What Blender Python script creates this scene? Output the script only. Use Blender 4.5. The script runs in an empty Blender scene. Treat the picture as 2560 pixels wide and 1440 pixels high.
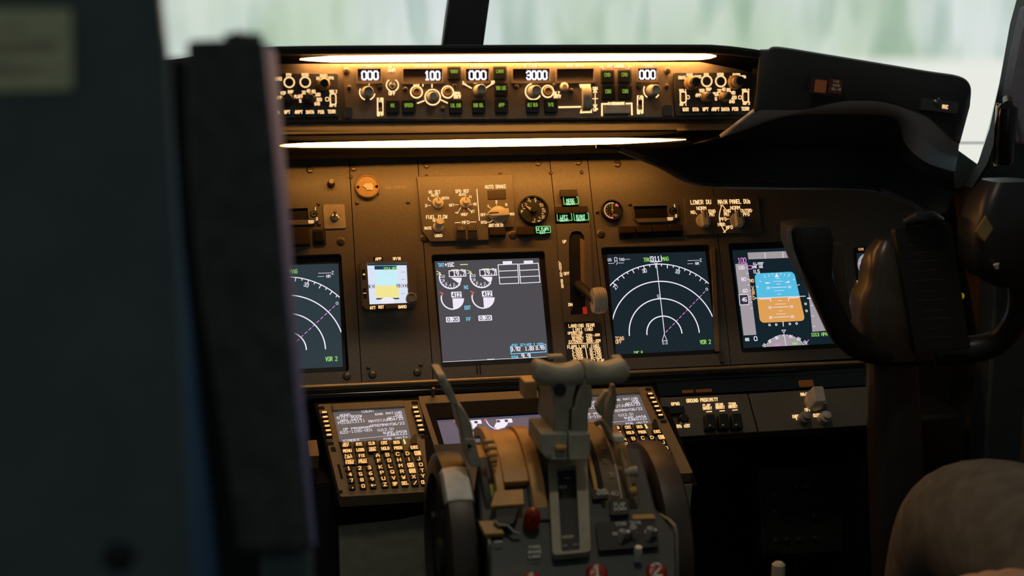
import bpy, bmesh, math, random
from mathutils import Vector as V, Matrix
random.seed(7)
SC = bpy.context.scene
COL = SC.collection
R = math.radians
pi = math.pi
# ------------------------------------------------------------------ camera (fitted to the four display screens)
FPX = 3600.0
YAW, PIT = R(10.97385), R(11.0)
CAM = V((0, 0, 1.25))
cyw, syw, cpt, spt = math.cos(YAW), math.sin(YAW), math.cos(PIT), math.sin(PIT)
CF = V((syw*cpt, cyw*cpt, -spt)); CR = V((cyw, -syw, 0)); CU = CR.cross(CF)
def ray(px, py): return CF + CR*((px-1280)/FPX) - CU*((py-720)/FPX)
def W(px, py, Y):                       # world point seen in that direction at depth Y
    r = ray(px, py); return CAM + r*(Y/r.y)
def mpp(Y): return Y/0.98/FPX           # metres per pixel near depth Y
class Fr:                               # a plane in the cockpit: origin, right, up, outward normal
    def __init__(s, O, u, v):
        s.O = V(O); s.u = V(u).normalized(); s.n = s.u.cross(V(v)).normalized(); s.v = s.n.cross(s.u)
    def uv(s, px, py, w=0.0):
        r = ray(px, py); o = s.O + s.n*w
        P = CAM + r*((o-CAM).dot(s.n)/r.dot(s.n)) - s.O
        return (P.dot(s.u), P.dot(s.v))
    def loc(s, P): d = V(P)-s.O; return V((d.dot(s.u), d.dot(s.v), d.dot(s.n)))
    def pt(s, px, py, w=0.0): a = s.uv(px, py, w); return s.O + s.u*a[0] + s.v*a[1] + s.n*w
    def sub(s, px, py, w=0.0): return Fr(s.pt(px, py, w), s.u, s.v)
    def sc(s, px, py):
        a = s.uv(px, py); b = s.uv(px+4, py); c = s.uv(px, py+4)
        return (abs(b[0]-a[0])/4, abs(c[1]-a[1])/4)
    def mat(s):
        m = Matrix.Identity(4)
        for i, a in enumerate((s.u, s.v, s.n, s.O)):
            for j in range(3): m[j][i] = a[j]
        return m
def WF(O): return Fr(O, (1, 0, 0), (0, 1, 0))      # world-aligned frame
# ------------------------------------------------------------------ materials
MT = {}
def mat(name, col, rough=.55, metal=0.0, noise=.06, nscale=60.0, emit=None, es=0.0, bump=.0, spec=.5, trans=0.0):
    m = bpy.data.materials.new(name); m.use_nodes = True
    nt = m.node_tree; b = nt.nodes['Principled BSDF']
    b.inputs['Roughness'].default_value = rough; b.inputs['Metallic'].default_value = metal
    b.inputs['Specular IOR Level'].default_value = spec
    if noise:
        tc = nt.nodes.new('ShaderNodeTexCoord'); no = nt.nodes.new('ShaderNodeTexNoise')
        no.inputs['Scale'].default_value = nscale; no.inputs['Detail'].default_value = 4
        nt.links.new(tc.outputs['Object'], no.inputs['Vector'])
        rp = nt.nodes.new('ShaderNodeValToRGB')
        rp.color_ramp.elements[0].position = .3; rp.color_ramp.elements[1].position = .7
        rp.color_ramp.elements[0].color = [c*(1-noise*2) for c in col]+[1]
        rp.color_ramp.elements[1].color = [min(1, c*(1+noise*2)) for c in col]+[1]
        nt.links.new(no.outputs['Fac'], rp.inputs['Fac']); nt.links.new(rp.outputs['Color'], b.inputs['Base Color'])
        if bump:
            bp = nt.nodes.new('ShaderNodeBump'); bp.inputs['Strength'].default_value = bump; bp.inputs['Distance'].default_value = .002
            nt.links.new(no.outputs['Fac'], bp.inputs['Height']); nt.links.new(bp.outputs['Normal'], b.inputs['Normal'])
    else: b.inputs['Base Color'].default_value = list(col)+[1]
    if emit:
        b.inputs['Emission Color'].default_value = list(emit)+[1]; b.inputs['Emission Strength'].default_value = es
        if es < 3: m.cycles.emission_sampling = 'NONE'
    if trans: b.inputs['Transmission Weight'].default_value = trans
    MT[name] = m; return m
def glow(name, col, es=1.0): return mat(name, (.02, .02, .02), .4, 0, 0, emit=col, es=es)
mat('panel_paint', (.195, .172, .135), .36, noise=.05, nscale=220, bump=.05)
mat('mcp_paint', (.165, .137, .104), .5, noise=.05, nscale=220, bump=.05)
mat('dark_face', (.045, .05, .05), .5)
mat('black', (.013, .014, .015), .45)
mat('matte_black', (.010, .0105, .011), .8, noise=.15, nscale=400, bump=.15, spec=.25)
mat('hood_skin', (.022, .025, .028), .62, noise=.12, nscale=500, bump=.2, spec=.35)
mat('arch_lit_skin', (.50, .58, .64), .6, noise=.08, nscale=500, bump=.12)  # window light on the hood arch is put into this pale colour
mat('knob_grey', (.40, .39, .35), .5)
mat('knob_dark', (.03, .035, .04), .4)
mat('knob_cream', (.80, .74, .63), .5)
mat('knob_bronze', (.40, .27, .12), .4, .2)
mat('seam', (.02, .018, .015), .8)
mat('screw_metal', (.16, .135, .10), .38, .7)
mat('steel', (.62, .60, .56), .28, .9)
mat('lever_cream', (.36, .34, .26), .5, noise=.05)
mat('lever_grey', (.25, .25, .20), .5)
mat('quad_grey', (.05, .062, .066), .55)
mat('quad_black', (.022, .025, .027), .6)
mat('trim_olive', (.30, .29, .21), .5); mat('plate_light', (.47, .42, .33), .5)
mat('cdu_lit_paint', (.40, .29, .165), .5, noise=.05, nscale=220, bump=.05); mat('amber_cover', (.58, .32, .09), .42)  # keyboard brown carries the amber strip light in its colour
mat('band_white', (.90, .84, .76), .5)
mat('rubber', (.018, .019, .022), .6)
mat('red_knob', (.36, .014, .010), .35)
mat('lens_amber', (.055, .034, .013), .35)
mat('lens_dark', (.012, .011, .010), .35)
mat('seat_leather', (.115, .108, .092), .6, noise=.15, nscale=90, bump=.2)
mat('seat_edge', (.09, .13, .40), .7)
mat('wall_paint', (.115, .155, .15), .6, noise=.06, nscale=30)
mat('wall_blue', (.045, .15, .32), .5)
mat('placard_paper', (.85, .82, .50), .6)
mat('placard_ink', (.60, .40, .28), .7)
mat('side_lining', (.23, .15, .08), .6)
mat('side_lining_teal', (.05, .075, .08), .6)
mat('frame_dark', (.014, .02, .026), .5)
mat('frame_lilac', (.30, .27, .33), .6)
mat('sill_green', (.40, .52, .42), .7)
mat('box_grey', (.36, .37, .30), .6); mat('rail_bronze', (.62, .42, .2), .32, .6)
mat('denim', (.135, .13, .115), .85, noise=.12, nscale=40, bump=.3, spec=.2)
mat('shirt', (.75, .75, .73), .8, noise=.05)
mat('skin', (.55, .33, .22), .5)
mat('hair', (.03, .02, .015), .6)
mat('carpet', (.03, .032, .035), .95, noise=.3, nscale=300, bump=.4)
mat('dim_print', (.75, .75, .66), .7)
mat('faint_print', (.62, .52, .38), .7)
mat('print_cream', (.62, .56, .45), .6)
glow('legend', (1, .60, .27), 1.2)
glow('legend_soft', (1, .50, .18), .62)
glow('key_glow', (1, .50, .17), 1.3)
glow('digit_white', (.96, .92, 1), 1.15)
glow('mcp_green', (.36, .60, .06), .55)
glow('lamp_green', (.22, 1, .32), .80)
glow('lamp_green_text', (.45, 1, .55), .95)
glow('sc_white', (.93, .88, 1), .92)
glow('sc_green', (.42, .95, .20), .75)
glow('sc_cyan', (.22, .72, 1), .85)
glow('sc_yellow', (.88, .92, .35), .85)
glow('sc_magenta', (.95, .30, .85), .85)
glow('sc_amber', (1, .58, .28), .9)
glow('sc_red', (.9, .16, .14), .8)
glow('sc_sky', (.09, .50, .75), 1.0)
glow('sc_ground', (.72, .34, .09), 1.0)
glow('sc_tape', (.36, .315, .345), 1.0)
glow('sc_pale_sky', (.60, .90, .98), .95)
glow('sc_pale_yellow', (.93, .82, .30), .95)
glow('sc_paper', (.82, .86, .98), .98)
glow('sc_navy', (.012, .045, .075), 1.0)
glow('sc_ink', (.035, .03, .05), 1.0)
glow('legend_bright', (1, .61, .28), 1.6); glow('strip_light', (1, .44, .125), 62.0); glow('strip_light_low', (1, .405, .075), 29.0)
glow('red_glow', (1, .04, .02), .35)
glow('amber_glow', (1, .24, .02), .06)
def screen_mat(name, col):
    m = mat(name, (.004, .005, .006), .3, 0, 0, emit=col, es=1.0, spec=.22); return m
screen_mat('screen_engine', (.075, .071, .080)); screen_mat('screen_nav', (.0095, .0185, .025))
screen_mat('screen_nav_left', (.026, .042, .052)); screen_mat('screen_flight', (.0065, .0165, .0225))
screen_mat('screen_lower', (.105, .095, .135)); screen_mat('screen_cdu', (.125, .108, .105))
screen_mat('screen_standby', (.70, .76, .9)); screen_mat('screen_blank', (.002, .002, .003))
mat('glass', (1, 1, 1), .02, 0, 0, trans=1.0)
# ------------------------------------------------------------------ stroke lettering: 4x6 grid, "xy" points
GL = {'A':'00 03 26 43 40;02 42','B':'00 06 36 45 44 33 03;33 42 41 30 00','C':'45 36 16 05 01 10 30 41','D':'00 06 26 44 42 20 00',
'E':'46 06 00 40;03 33','F':'46 06 00;03 33','G':'45 36 16 05 01 10 30 41 43 23','H':'00 06;40 46;03 43','I':'20 26','J':'36 31 20 10 01',
'K':'00 06;46 02;13 40','L':'06 00 40','M':'00 06 23 46 40','N':'00 06 40 46','O':'10 01 05 16 36 45 41 30 10','P':'00 06 36 45 44 33 03',
'Q':'10 01 05 16 36 45 41 30 10;22 40','R':'00 06 36 45 44 33 03;23 40','S':'45 36 16 05 04 13 33 42 41 30 10 01','T':'06 46;26 20',
'U':'06 01 10 30 41 46','V':'06 20 46','W':'06 10 24 30 46','X':'00 46;06 40','Y':'06 23 46;23 20','Z':'06 46 00 40',
'0':'10 01 05 16 36 45 41 30 10','1':'15 26 20;10 30','2':'05 16 36 45 44 00 40','3':'05 16 36 45 44 33 13;33 42 41 30 10 01','4':'30 36 02 42',
'5':'46 06 03 33 42 41 30 10 01','6':'46 26 04 01 10 30 41 42 33 03','7':'06 46 20','8':'13 04 05 16 36 45 44 33 13 02 01 10 30 41 42 33',
'9':'43 13 04 05 16 36 45 42 20','-':'03 43','+':'03 43;25 21','/':'00 46','.':'20 21','(':'36 24 22 30',')':'16 24 22 10','<':'46 03 40','>':'06 43 00',
'*':'15 16 26 25 15','s':'34 04 02 32 30 00',':':'21 22;24 25','^':'03 26 43','!':'20 21;22 26'}
def glyph(ch):
    return [[(int(p[0])/4.0, int(p[1])/6.0) for p in s.split()] for s in GL.get(ch, '').split(';') if s]
# ------------------------------------------------------------------ mesh builder (coordinates local to the thing's frame)
class MB:
    def __init__(s, fr): s.fr = fr; s.v = []; s.f = []; s.mi = []; s.cm = 0
    def m(s, i): s.cm = i; return s
    def P(s, pts): b = len(s.v); s.v += [tuple(p) for p in pts]; return b
    def face(s, idx): s.f.append(tuple(idx)); s.mi.append(s.cm)
    def prism(s, poly, w0, w1, bottom=True, top=True):
        n = len(poly); a = s.P([(x, y, w0) for x, y in poly]); b = s.P([(x, y, w1) for x, y in poly])
        if top: s.face(range(b, b+n))
        if bottom: s.face(range(a+n-1, a-1, -1))
        for i in range(n): j = (i+1) % n; s.face((a+i, a+j, b+j, b+i))
        return s
    def box(s, x0, y0, x1, y1, w0, w1): return s.prism([(x0, y0), (x1, y0), (x1, y1), (x0, y1)], w0, w1)
    def flat(s, poly, w): b = s.P([(x, y, w) for x, y in poly]); s.face(range(b, b+len(poly))); return s
    def ppoly(s, pts, w): return [s.fr.uv(x, y, w) for x, y in pts]
    def pprism(s, pts, w0, w1): return s.prism(s.ppoly(pts, w1), w0, w1)
    def pflat(s, pts, w): return s.flat(s.ppoly(pts, w), w)
    def prect(s, cx, cy, wp, hp, w0, w1, rnd=0.0):
        c = s.fr.uv(cx, cy, w1); k = s.fr.sc(cx, cy)
        return s.prism(rrect(c[0], c[1], wp*k[0], hp*k[1], rnd), w0, w1)
    def prectf(s, cx, cy, wp, hp, w, rnd=0.0):
        c = s.fr.uv(cx, cy, w); k = s.fr.sc(cx, cy); return s.flat(rrect(c[0], c[1], wp*k[0], hp*k[1], rnd), w)
    def plate(s, outer, holes, w0, w1):
        bm = bmesh.new(); loops = []
        for lp in [outer]+holes:
            vs = [bm.verts.new((x, y, w1)) for x, y in lp]; loops.append(lp)
            for i in range(len(vs)): bm.edges.new((vs[i], vs[(i+1) % len(vs)]))
        bmesh.ops.triangle_fill(bm, use_beauty=True, use_dissolve=False, edges=bm.edges[:], normal=(0, 0, 1))
        bm.verts.index_update(); b = s.P([v.co for v in bm.verts])
        for f in bm.faces: s.face([b+v.index for v in f.verts])
        bm.free()
        for lp in loops:
            n = len(lp); a = s.P([(x, y, w0) for x, y in lp]); c = s.P([(x, y, w1) for x, y in lp])
            for i in range(n): j = (i+1) % n; s.face((a+i, a+j, c+j, c+i))
        return s
    def cyl(s, c, r0, r1, w0, w1, n=28, top=True):
        a = s.P([(c[0]+r0*math.cos(2*pi*i/n), c[1]+r0*math.sin(2*pi*i/n), w0) for i in range(n)])
        b = s.P([(c[0]+r1*math.cos(2*pi*i/n), c[1]+r1*math.sin(2*pi*i/n), w1) for i in range(n)])
        for i in range(n): j = (i+1) % n; s.face((a+i, a+j, b+j, b+i))
        if top: s.face(range(b, b+n))
        return s
    def lathe(s, c, prof, n=28, cap=True):
        bs = [s.P([(c[0]+r*math.cos(2*pi*i/n), c[1]+r*math.sin(2*pi*i/n), w) for i in range(n)]) for r, w in prof]
        for a, b in zip(bs, bs[1:]):
            for i in range(n): j = (i+1) % n; s.face((a+i, a+j, b+j, b+i))
        if cap: s.face(range(bs[-1], bs[-1]+n))
        return s
    def ring(s, c, r0, r1, w, a0=0, a1=360, n=36):
        full = abs(a1-a0) >= 360; A = [R(a0+(a1-a0)*i/n) for i in range(n+1)]
        a = s.P([(c[0]+r0*math.cos(t), c[1]+r0*math.sin(t), w) for t in A]); b = s.P([(c[0]+r1*math.cos(t), c[1]+r1*math.sin(t), w) for t in A])
        for i in range(n): s.face((a+i, b+i, b+i+1, a+i+1))
        return s
    def line(s, pts, t, w):                                # pts in local uv
        for (x0, y0), (x1, y1) in zip(pts, pts[1:]):
            dx, dy = x1-x0, y1-y0; L = math.hypot(dx, dy) or 1e-9; dx, dy = dx/L*t/2, dy/L*t/2
            b = s.P([(x0-dx+dy, y0-dy-dx, w), (x1+dx+dy, y1+dy-dx, w), (x1+dx-dy, y1+dy+dx, w), (x0-dx-dy, y0-dy+dx, w)])
            s.face((b, b+1, b+2, b+3))
        return s
    def pline(s, pts, tp, w):
        k = s.fr.sc(*pts[0])[0]; return s.line([s.fr.uv(x, y, w) for x, y in pts], tp*k, w)
    def text(s, cx, cy, st, wp, hp, w=.0004, tp=None, ang=0.0):
        k = s.fr.sc(cx, cy); c = s.fr.uv(cx, cy, w); n = len(st); h = hp*k[1]; wd = wp*k[0]
        adv = wd/(n-.28) if n > 1 else wd; gw = adv*.72 if n > 1 else wd
        t = (tp*k[0]) if tp else max(h*.15, .6*k[0]); ca, sa = math.cos(R(ang)), math.sin(R(ang))
        for i, ch in enumerate(st):
            for stx in glyph(ch):
                q = []
                for gx, gy in stx:
                    x = -wd/2+i*adv+gx*gw; y = (gy-.5)*h; q.append((c[0]+x*ca-y*sa, c[1]+x*sa+y*ca))
                s.line(q, t, w)
        return s
    def tube(s, path, rad, n=12, cap=True):
        pts = [V(p) for p in path]; rr = rad if isinstance(rad, (list, tuple)) else [rad]*len(pts); rings = []; up = None
        for i, p in enumerate(pts):
            d = (pts[min(i+1, len(pts)-1)]-pts[max(i-1, 0)]).normalized()
            if up is None: up = V((0, 0, 1)) if abs(d.z) < .9 else V((0, 1, 0))
            a = d.cross(up).normalized(); up = a.cross(d).normalized()
            rings.append([p+a*(rr[i]*math.cos(2*pi*j/n))+up*(rr[i]*math.sin(2*pi*j/n)) for j in range(n)])
        return s.loft(rings, cap)
    def loft(s, rings, cap=True, closed=True):
        n = len(rings[0]); bs = [s.P(r) for r in rings]
        for a, b in zip(bs, bs[1:]):
            for i in range(n if closed else n-1): j = (i+1) % n; s.face((a+i, a+j, b+j, b+i))
        if cap and closed: s.face(range(bs[0]+n-1, bs[0]-1, -1)); s.face(range(bs[-1], bs[-1]+n))
        return s
    def build(s, name, mats, parent=None, bevel=0.0, sub=0, solid=0.0, flip=True):
        me = bpy.data.meshes.new(name); me.from_pydata(s.v, [], s.f); ml = mats if isinstance(mats, (list, tuple)) else [mats]
        for k in ml: me.materials.append(MT[k])
        for p, i in zip(me.polygons, s.mi): p.material_index = min(i, len(ml)-1)
        bm = bmesh.new(); bm.from_mesh(me)
        if sub or solid: bmesh.ops.remove_doubles(bm, verts=bm.verts, dist=1e-6)
        if flip: bmesh.ops.recalc_face_normals(bm, faces=bm.faces)
        bm.to_mesh(me); bm.free(); me.update()
        me.shade_smooth(); me.set_sharp_from_angle(angle=R(38))
        o = bpy.data.objects.new(name, me); COL.objects.link(o)
        if parent is not None: o.parent = parent
        else: o.matrix_world = s.fr.mat()
        if solid: d = o.modifiers.new('solid', 'SOLIDIFY'); d.thickness = solid; d.offset = 0
        if sub: d = o.modifiers.new('sub', 'SUBSURF'); d.levels = d.render_levels = sub
        if bevel: d = o.modifiers.new('bevel', 'BEVEL'); d.width = bevel; d.segments = 2; d.limit_method = 'ANGLE'; d.angle_limit = R(40)
        return o
def rrect(cx, cy, w, h, r=0.0, n=4):
    if r <= 0: return [(cx-w/2, cy-h/2), (cx+w/2, cy-h/2), (cx+w/2, cy+h/2), (cx-w/2, cy+h/2)]
    r = min(r, w/2*.99, h/2*.99); o = []
    for qx, qy, a in ((1, -1, -90), (1, 1, 0), (-1, 1, 90), (-1, -1, 180)):
        for i in range(n+1):
            t = R(a+90*i/n); o.append((cx+qx*(w/2-r)+r*math.cos(t), cy+qy*(h/2-r)+r*math.sin(t)))
    return o
def rquad(pts, r, n=4):                 # a four-cornered outline with rounded corners (2-D)
    out = []; m = len(pts)
    for i in range(m):
        p = V(pts[i]); a = V(pts[i-1]); b = V(pts[(i+1) % m]); da = (a-p).normalized(); db = (b-p).normalized()
        A = p+da*r; B = p+db*r
        for k in range(n+1):
            t = k/n; q = A*(1-t)**2 + p*2*t*(1-t) + B*t*t; out.append((q.x, q.y))
    return out
def tag(o, label=None, cat=None, group=None, kind=None):
    for k, x in (('label', label), ('category', cat), ('group', group), ('kind', kind)):
        if x: o[k] = x
    return o
def thing(name, label, cat, fr, group=None):
    o = bpy.data.objects.new(name, None); COL.objects.link(o); o.empty_display_size = .02; o.matrix_world = fr.mat()
    return tag(o, label, cat, group)
def copy_tree(o, parent=None):
    c = o.copy(); COL.objects.link(c); c.parent = parent
    for ch in list(o.children): copy_tree(ch, c)
    return c
def struct(name, mb, mats, **k): return tag(mb.build(name, mats, **k), kind='structure')
# ------------------------------------------------------------------ the planes of the cockpit
M = Fr((.31720, 2.21148, .69497), (1, 0, 0), (0, math.sin(R(26.137)), math.cos(R(26.137))))   # the four screens lie in it
MCP = Fr(W(1275, 230, 1.95), (1, 0, 0), (0, math.sin(R(8)), math.cos(R(8))))
CP = Fr(W(930, 1110, 2.03), (.9985, .05, 0), (0, math.cos(R(26)), math.sin(R(26))))            # forward pedestal panel
QF = Fr(W(1430, 1210, 1.58), (1, 0, 0), (0, math.cos(R(33)), math.sin(R(33))))               # lever pedestal top
GP = Fr(W(1850, 1040, 2.10), (1, 0, 0), (0, math.sin(R(35)), math.cos(R(35))))                # warning test shelf
# ------------------------------------------------------------------ main instrument panel
PW = .008                                           # face of the panel stands proud of the recessed screens
def hole(fr, pts, r=.006): return rquad([fr.uv(x, y, PW) for x, y in pts], r)
IP = M
ip = thing('instrument_panel', 'wide grey brown instrument panel holding the display screens below the glareshield', 'instrument panel', IP)
def seg(pts, holes): return MB(IP).plate([IP.uv(x, y, PW) for x, y in pts], [hole(IP, h) for h in holes], -.012, PW).build('panel_plate', 'panel_paint', ip, bevel=.0006)
H_E = [(1104, 919), (1387, 904), (1362, 627), (1078, 636)]
H_N = [(1537, 897), (1802, 884), (1774, 611), (1502, 618)]
H_P = [(1854, 882), (2113, 869), (2082, 596), (1820, 608)]
H_L = [(600, 941), (873, 928), (853, 634), (572, 645)]
seg([(520, 976), (903.5, 957), (868, 330), (470, 330)], [H_L])
seg([(-120, 1009), (518, 976), (468, 330), (-120, 330)], [])
seg([(905.5, 957), (1082, 948), (1038, 330), (870, 330)], [])
seg([(1084, 948), (1429, 931), (1366, 330), (1040, 330)], [H_E])
seg([(1431, 931), (1523, 926), (1461, 330), (1368, 330)], [])
seg([(1525, 926), (1826, 912), (1768, 330), (1463, 330)], [H_N])
seg([(1828, 912), (2420, 880), (2300, 330), (1770, 330)], [H_P])
MB(IP).pprism([(-110, 1015), (2440, 880), (2330, 320), (-110, 320)], -.03, -.013).build('backing_plate', 'seam', ip)
def screw(px, py, r=6.5, nm='screw', w=PW, fr=IP, par=None, m='screw_metal'):
    k = fr.sc(px, py)[0]; c = fr.uv(px, py, w); b = MB(fr)
    b.lathe(c, [(r*k*1.25, w), (r*k*1.25, w+.0008), (r*k, w+.0012), (r*k*.8, w+.0026), (r*k*.3, w+.003)], 16)
    b.m(1).box(c[0]-r*k*.55, c[1]-r*k*.12, c[0]+r*k*.55, c[1]+r*k*.12, w+.0028, w+.0031)
    return b.build(nm, [m, 'seam'], par or ip)
for x, y in ((775, 425), (884, 420), (1066, 413), (1344, 407), (1445, 405), (1543, 410)): screw(x, y, 8)
for x, y in ((852.5, 604), (1282, 588), (1061, 596), (1502, 585), (867, 941), (931, 937), (1043, 931), (1466, 566)): screw(x, y, 8.5)
for x, y in ((877, 443), (892.5, 508), (1020, 506), (943, 484), (1251, 437), (1066, 441), (1377, 433), (1454, 431), (1209.5, 590), (1121, 595), (1493, 530), (1574, 511), (796, 511), (798, 561), (1717, 501), (1900, 505), (921, 920), (1052, 913), (1428, 775)): screw(x, y, 4)
# narrow lit slot beside the right navigation screen, hinge and rail along the bottom edge
b = MB(IP); b.pprism([(1789, 878), (1799, 878), (1787, 617), (1777, 617)], PW, PW+.0035); b.build('trim_rail', 'knob_bronze', ip)
b = MB(IP); b.prect(1805, 890, 9, 30, PW, PW+.006, .001); b.build('latch', 'screw_metal', ip)
b = MB(IP)
for x in (1192, 1200): b.pprism([(x, 935), (x+3, 935), (x+1, 908), (x-2, 908)], PW, PW+.0006)
b.build('hinge_slot', 'seam', ip)
# text printed on the plate of the standby column
MB(IP).text(988.7, 468, 'YAW DAMPER', 53, 7, PW+.0003).build('lettering', 'faint_print', ip)

# ------------------------------------------------------------------ display screens
def display(label, H, scr, mscr, cx, cy):
    T = M.sub(cx, cy); t = thing('display_unit', label, 'display screen', T, 'square flight display screens')
    o = rquad([T.uv(x, y, PW-.001) for x, y in H], .005); i = [T.uv(x, y) for x, y in scr]
    MB(T).plate(o, [i], -.02, .0012).build('bezel', 'black', t)
    s = MB(T).prism([T.uv(x, y) for x, y in scr], -.004, 0.0).build('screen', mscr, t)
    return T, t, s
def marks(T, s, lst):                              # lst of (material, function(b)): each colour of symbols is one sub-part
    mats = [a for a, _ in lst]; b = MB(T)
    for i, (_, fn) in enumerate(lst): b.m(i); fn(b)
    b.build('screen_markings', mats, s)
def wf(k): return .0004+.00015*k

# navigation display (right pilot) : copied for the left one
S_N = [(1540, 886.5), (1790.5, 874), (1763, 628.5), (1517.5, 636)]
def nav(label, mscr):
    T, t, s = display(label, H_N, S_N, mscr, 1655, 760)
    c = T.uv(1661, 834.5); R1 = T.uv(1638.6, 660.5); up = V((R1[0]-c[0], R1[1]-c[1])); u4 = up.length; u1 = u4/4; rot = 0.0
    def pol(r, a): a = R(a); return (c[0]+r*math.sin(a), c[1]+r*math.cos(a))
    lw = .0016
    def arcs(b):
        for k, am in ((4, 46), (3, 73), (2, 90), (1, 90)):
            n = 48; b.line([pol(u1*k, -am+2*am*i/n) for i in range(n+1)], lw*(1.15 if k < 4 else 1), wf(1))
        b.line([pol(u1*.0, 0), pol(u4, 0)], lw*.8, wf(2))
        hd = 311
        for d in range(265, 360, 5):
            a = d-hd
            if abs(a) <= 45: b.line([pol(u4, a), pol(u4-u1*(.20 if d % 10 == 0 else .10), a)], lw*.9, wf(1))
        for d, tx, px, py in ((300, '30', 1611, 677), (330, '33', 1694, 679), (270, '27', 1539, 717)): b.text(px, py, tx, 10, 9, wf(1), ang=-(d-hd))
        b.pline([(1660.5, 836), (1655.5, 852), (1668, 851.5), (1660.5, 836)], 1.4, wf(1))
        b.text(1662.4, 857.5, '0.0', 12, 6, wf(1)); b.text(1646, 741, '5', 5, 7, wf(1))
        b.pline([(1625.5, 641), (1626.5, 655), (1653.5, 653.5), (1652.5, 639)], 1.5, wf(1))
        b.pline([(1635, 655.5), (1640, 660), (1644, 655)], 1.3, wf(1))
        b.text(1638.6, 647, '311', 21, 11, wf(1), 2.0)
        b.text(1523.8, 649.6, 'GS', 9, 6.5, wf(1)); b.text(1539.5, 648.2, '0', 6, 9, wf(1)); b.text(1561, 648.4, 'TAS---', 27, 6.5, wf(1))
        b.text(1540, 658, '---*/---', 38, 7, wf(1)); b.text(1736.7, 651, '------Z', 34, 7, wf(1)); b.text(1733, 659, '--- NM', 28, 6.5, wf(1))
        b.text(1767, 723, 'G', 5, 6, wf(1))
    def grn(b):
        b.text(1616.6, 649.2, 'TRK', 15, 9, wf(1)); b.text(1663, 647, 'MAG', 16, 9, wf(1))
        b.text(1763.4, 854.8, 'VOR 2', 26, 9.5, wf(1), 1.5); b.text(1595.8, 881.5, 'FMC R', 21, 7, wf(1))
    def mag(b):
        p, q = T.uv(1663, 832), T.uv(1764, 727); n = 12
        for i in range(n):
            a, e = (i+.18)/n, (i+.72)/n; b.line([(p[0]+(q[0]-p[0])*a, p[1]+(q[1]-p[1])*a), (p[0]+(q[0]-p[0])*e, p[1]+(q[1]-p[1])*e)], .0011, wf(0))
    def amb(b): b.text(1549, 846, 'TCAS', 21, 8, wf(1), 1.5); b.text(1547, 854.5, 'OFF', 15, 8, wf(1), 1.5)
    marks(T, s, [('sc_white', arcs), ('sc_green', grn), ('sc_magenta', mag), ('sc_amber', amb)])
    return t
nr = nav('square navigation screen with white range arcs, between landing gear lever and horizon screen', 'screen_nav')
nl = copy_tree(nr)
nl.location = nr.location - V((.6152, 0, 0))
tag(nl, 'square navigation screen with white range arcs, partly behind the dark seat back')
for ch in nl.children:
    if ch.name.startswith('screen'):
        ch.data = ch.data.copy(); ch.data.materials[0] = MT['screen_nav_left']

# engine display
S_E = [(1106.5, 906), (1371.5, 893), (1347.5, 645), (1086.7, 653.5)]
T, t, s = display('square grey engine display screen above the thrust levers', H_E, S_E, 'screen_engine', 1230, 775)
def e_white(b):
    for ox, oy in ((0, 0), (76.7, -2.3)):
        P = lambda x, y: (x+ox, y+oy)
        c = T.uv(*P(1126.5, 694.5)); r = .0183
        b.ring(c, r*.93, r*1.05, wf(1), 155, 325, 40)
        b.ring(c, r*.05, r*.98, wf(1), -38, -2, 14)
        for i in range(11):
            a = R(160+i*15.5); b.line([(c[0]+r*math.cos(a), c[1]+r*math.sin(a)), (c[0]+r*.86*math.cos(a), c[1]+r*.86*math.sin(a))], .0011, wf(1))
        for tx, a in (('10', 168), ('8', 200), ('6', 232), ('4', 262), ('2', 292)):
            q = (c[0]+r*.68*math.cos(R(a)), c[1]+r*.68*math.sin(R(a))); W3 = T.O+T.u*q[0]+T.v*q[1]; d = W3-CAM; z = d.dot(CF)
            b.text(1280+FPX*d.dot(CR)/z, 720-FPX*d.dot(CU)/z, tx, 4 if len(tx) == 1 else 8, 6, wf(1))
        x, y = P(1143.5, 684); b.pline([(x-21, y-6.8), (x+20, y-9), (x+21.5, y+6), (x-20, y+7.8), (x-21, y-6.8)], 2.2, wf(1))
        b.text(x+4, y-.5, '19.7', 29, 10, wf(2), 2.2)
        c = T.uv(*P(1131, 746)); r = .0183
        b.ring(c, r*.93, r*1.05, wf(1), 160, 270, 30); b.ring(c, 0, r*1.03, wf(1), -90, -2, 20)
        b.prectf(*P(1141, 736.5), 26, 14.5, wf(1), .001)
        x, y = (1132, 798.7) if ox == 0 else (1213, 795); b.prectf(x, y, 34, 13.5, wf(1), .0012)
    for a, e, f, g in (((1245, 662), (1294, 660), (1297, 708), (1249.5, 710)), ((1297.5, 660.3), (1345.5, 658), (1350, 705.5), (1301.5, 708))):
        b.pline([a, e, f, g, a], 2.0, wf(1))
        for k in (.333, .667):
            b.pline([(a[0]+(g[0]-a[0])*k, a[1]+(g[1]-a[1])*k), (e[0]+(f[0]-e[0])*k, e[1]+(f[1]-e[1])*k)], 1.9, wf(1))
    b.prectf(1268.5, 656.6, 23, 7.5, wf(0)); b.prectf(1321, 655.3, 23, 7.5, wf(0))
    b.text(1123.5, 661.7, '+15C', 22, 9, wf(1), 2)
    b.text(1289, 872.7, '3.92', 23, 9, wf(1), 1.9); b.text(1323.5, 871, '1.83', 21, 9, wf(1), 1.8); b.text(1350, 869.2, '3.93', 21, 9, wf(1), 1.8)
    b.text(1315, 890, '9.9', 21, 10.5, wf(1), 2.2)
    b.pline([(1107, 904.8), (1371, 892)], 1.1, wf(1)); b.pline([(1219, 898.9), (1235, 898.1)], 2.4, wf(2))
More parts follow.
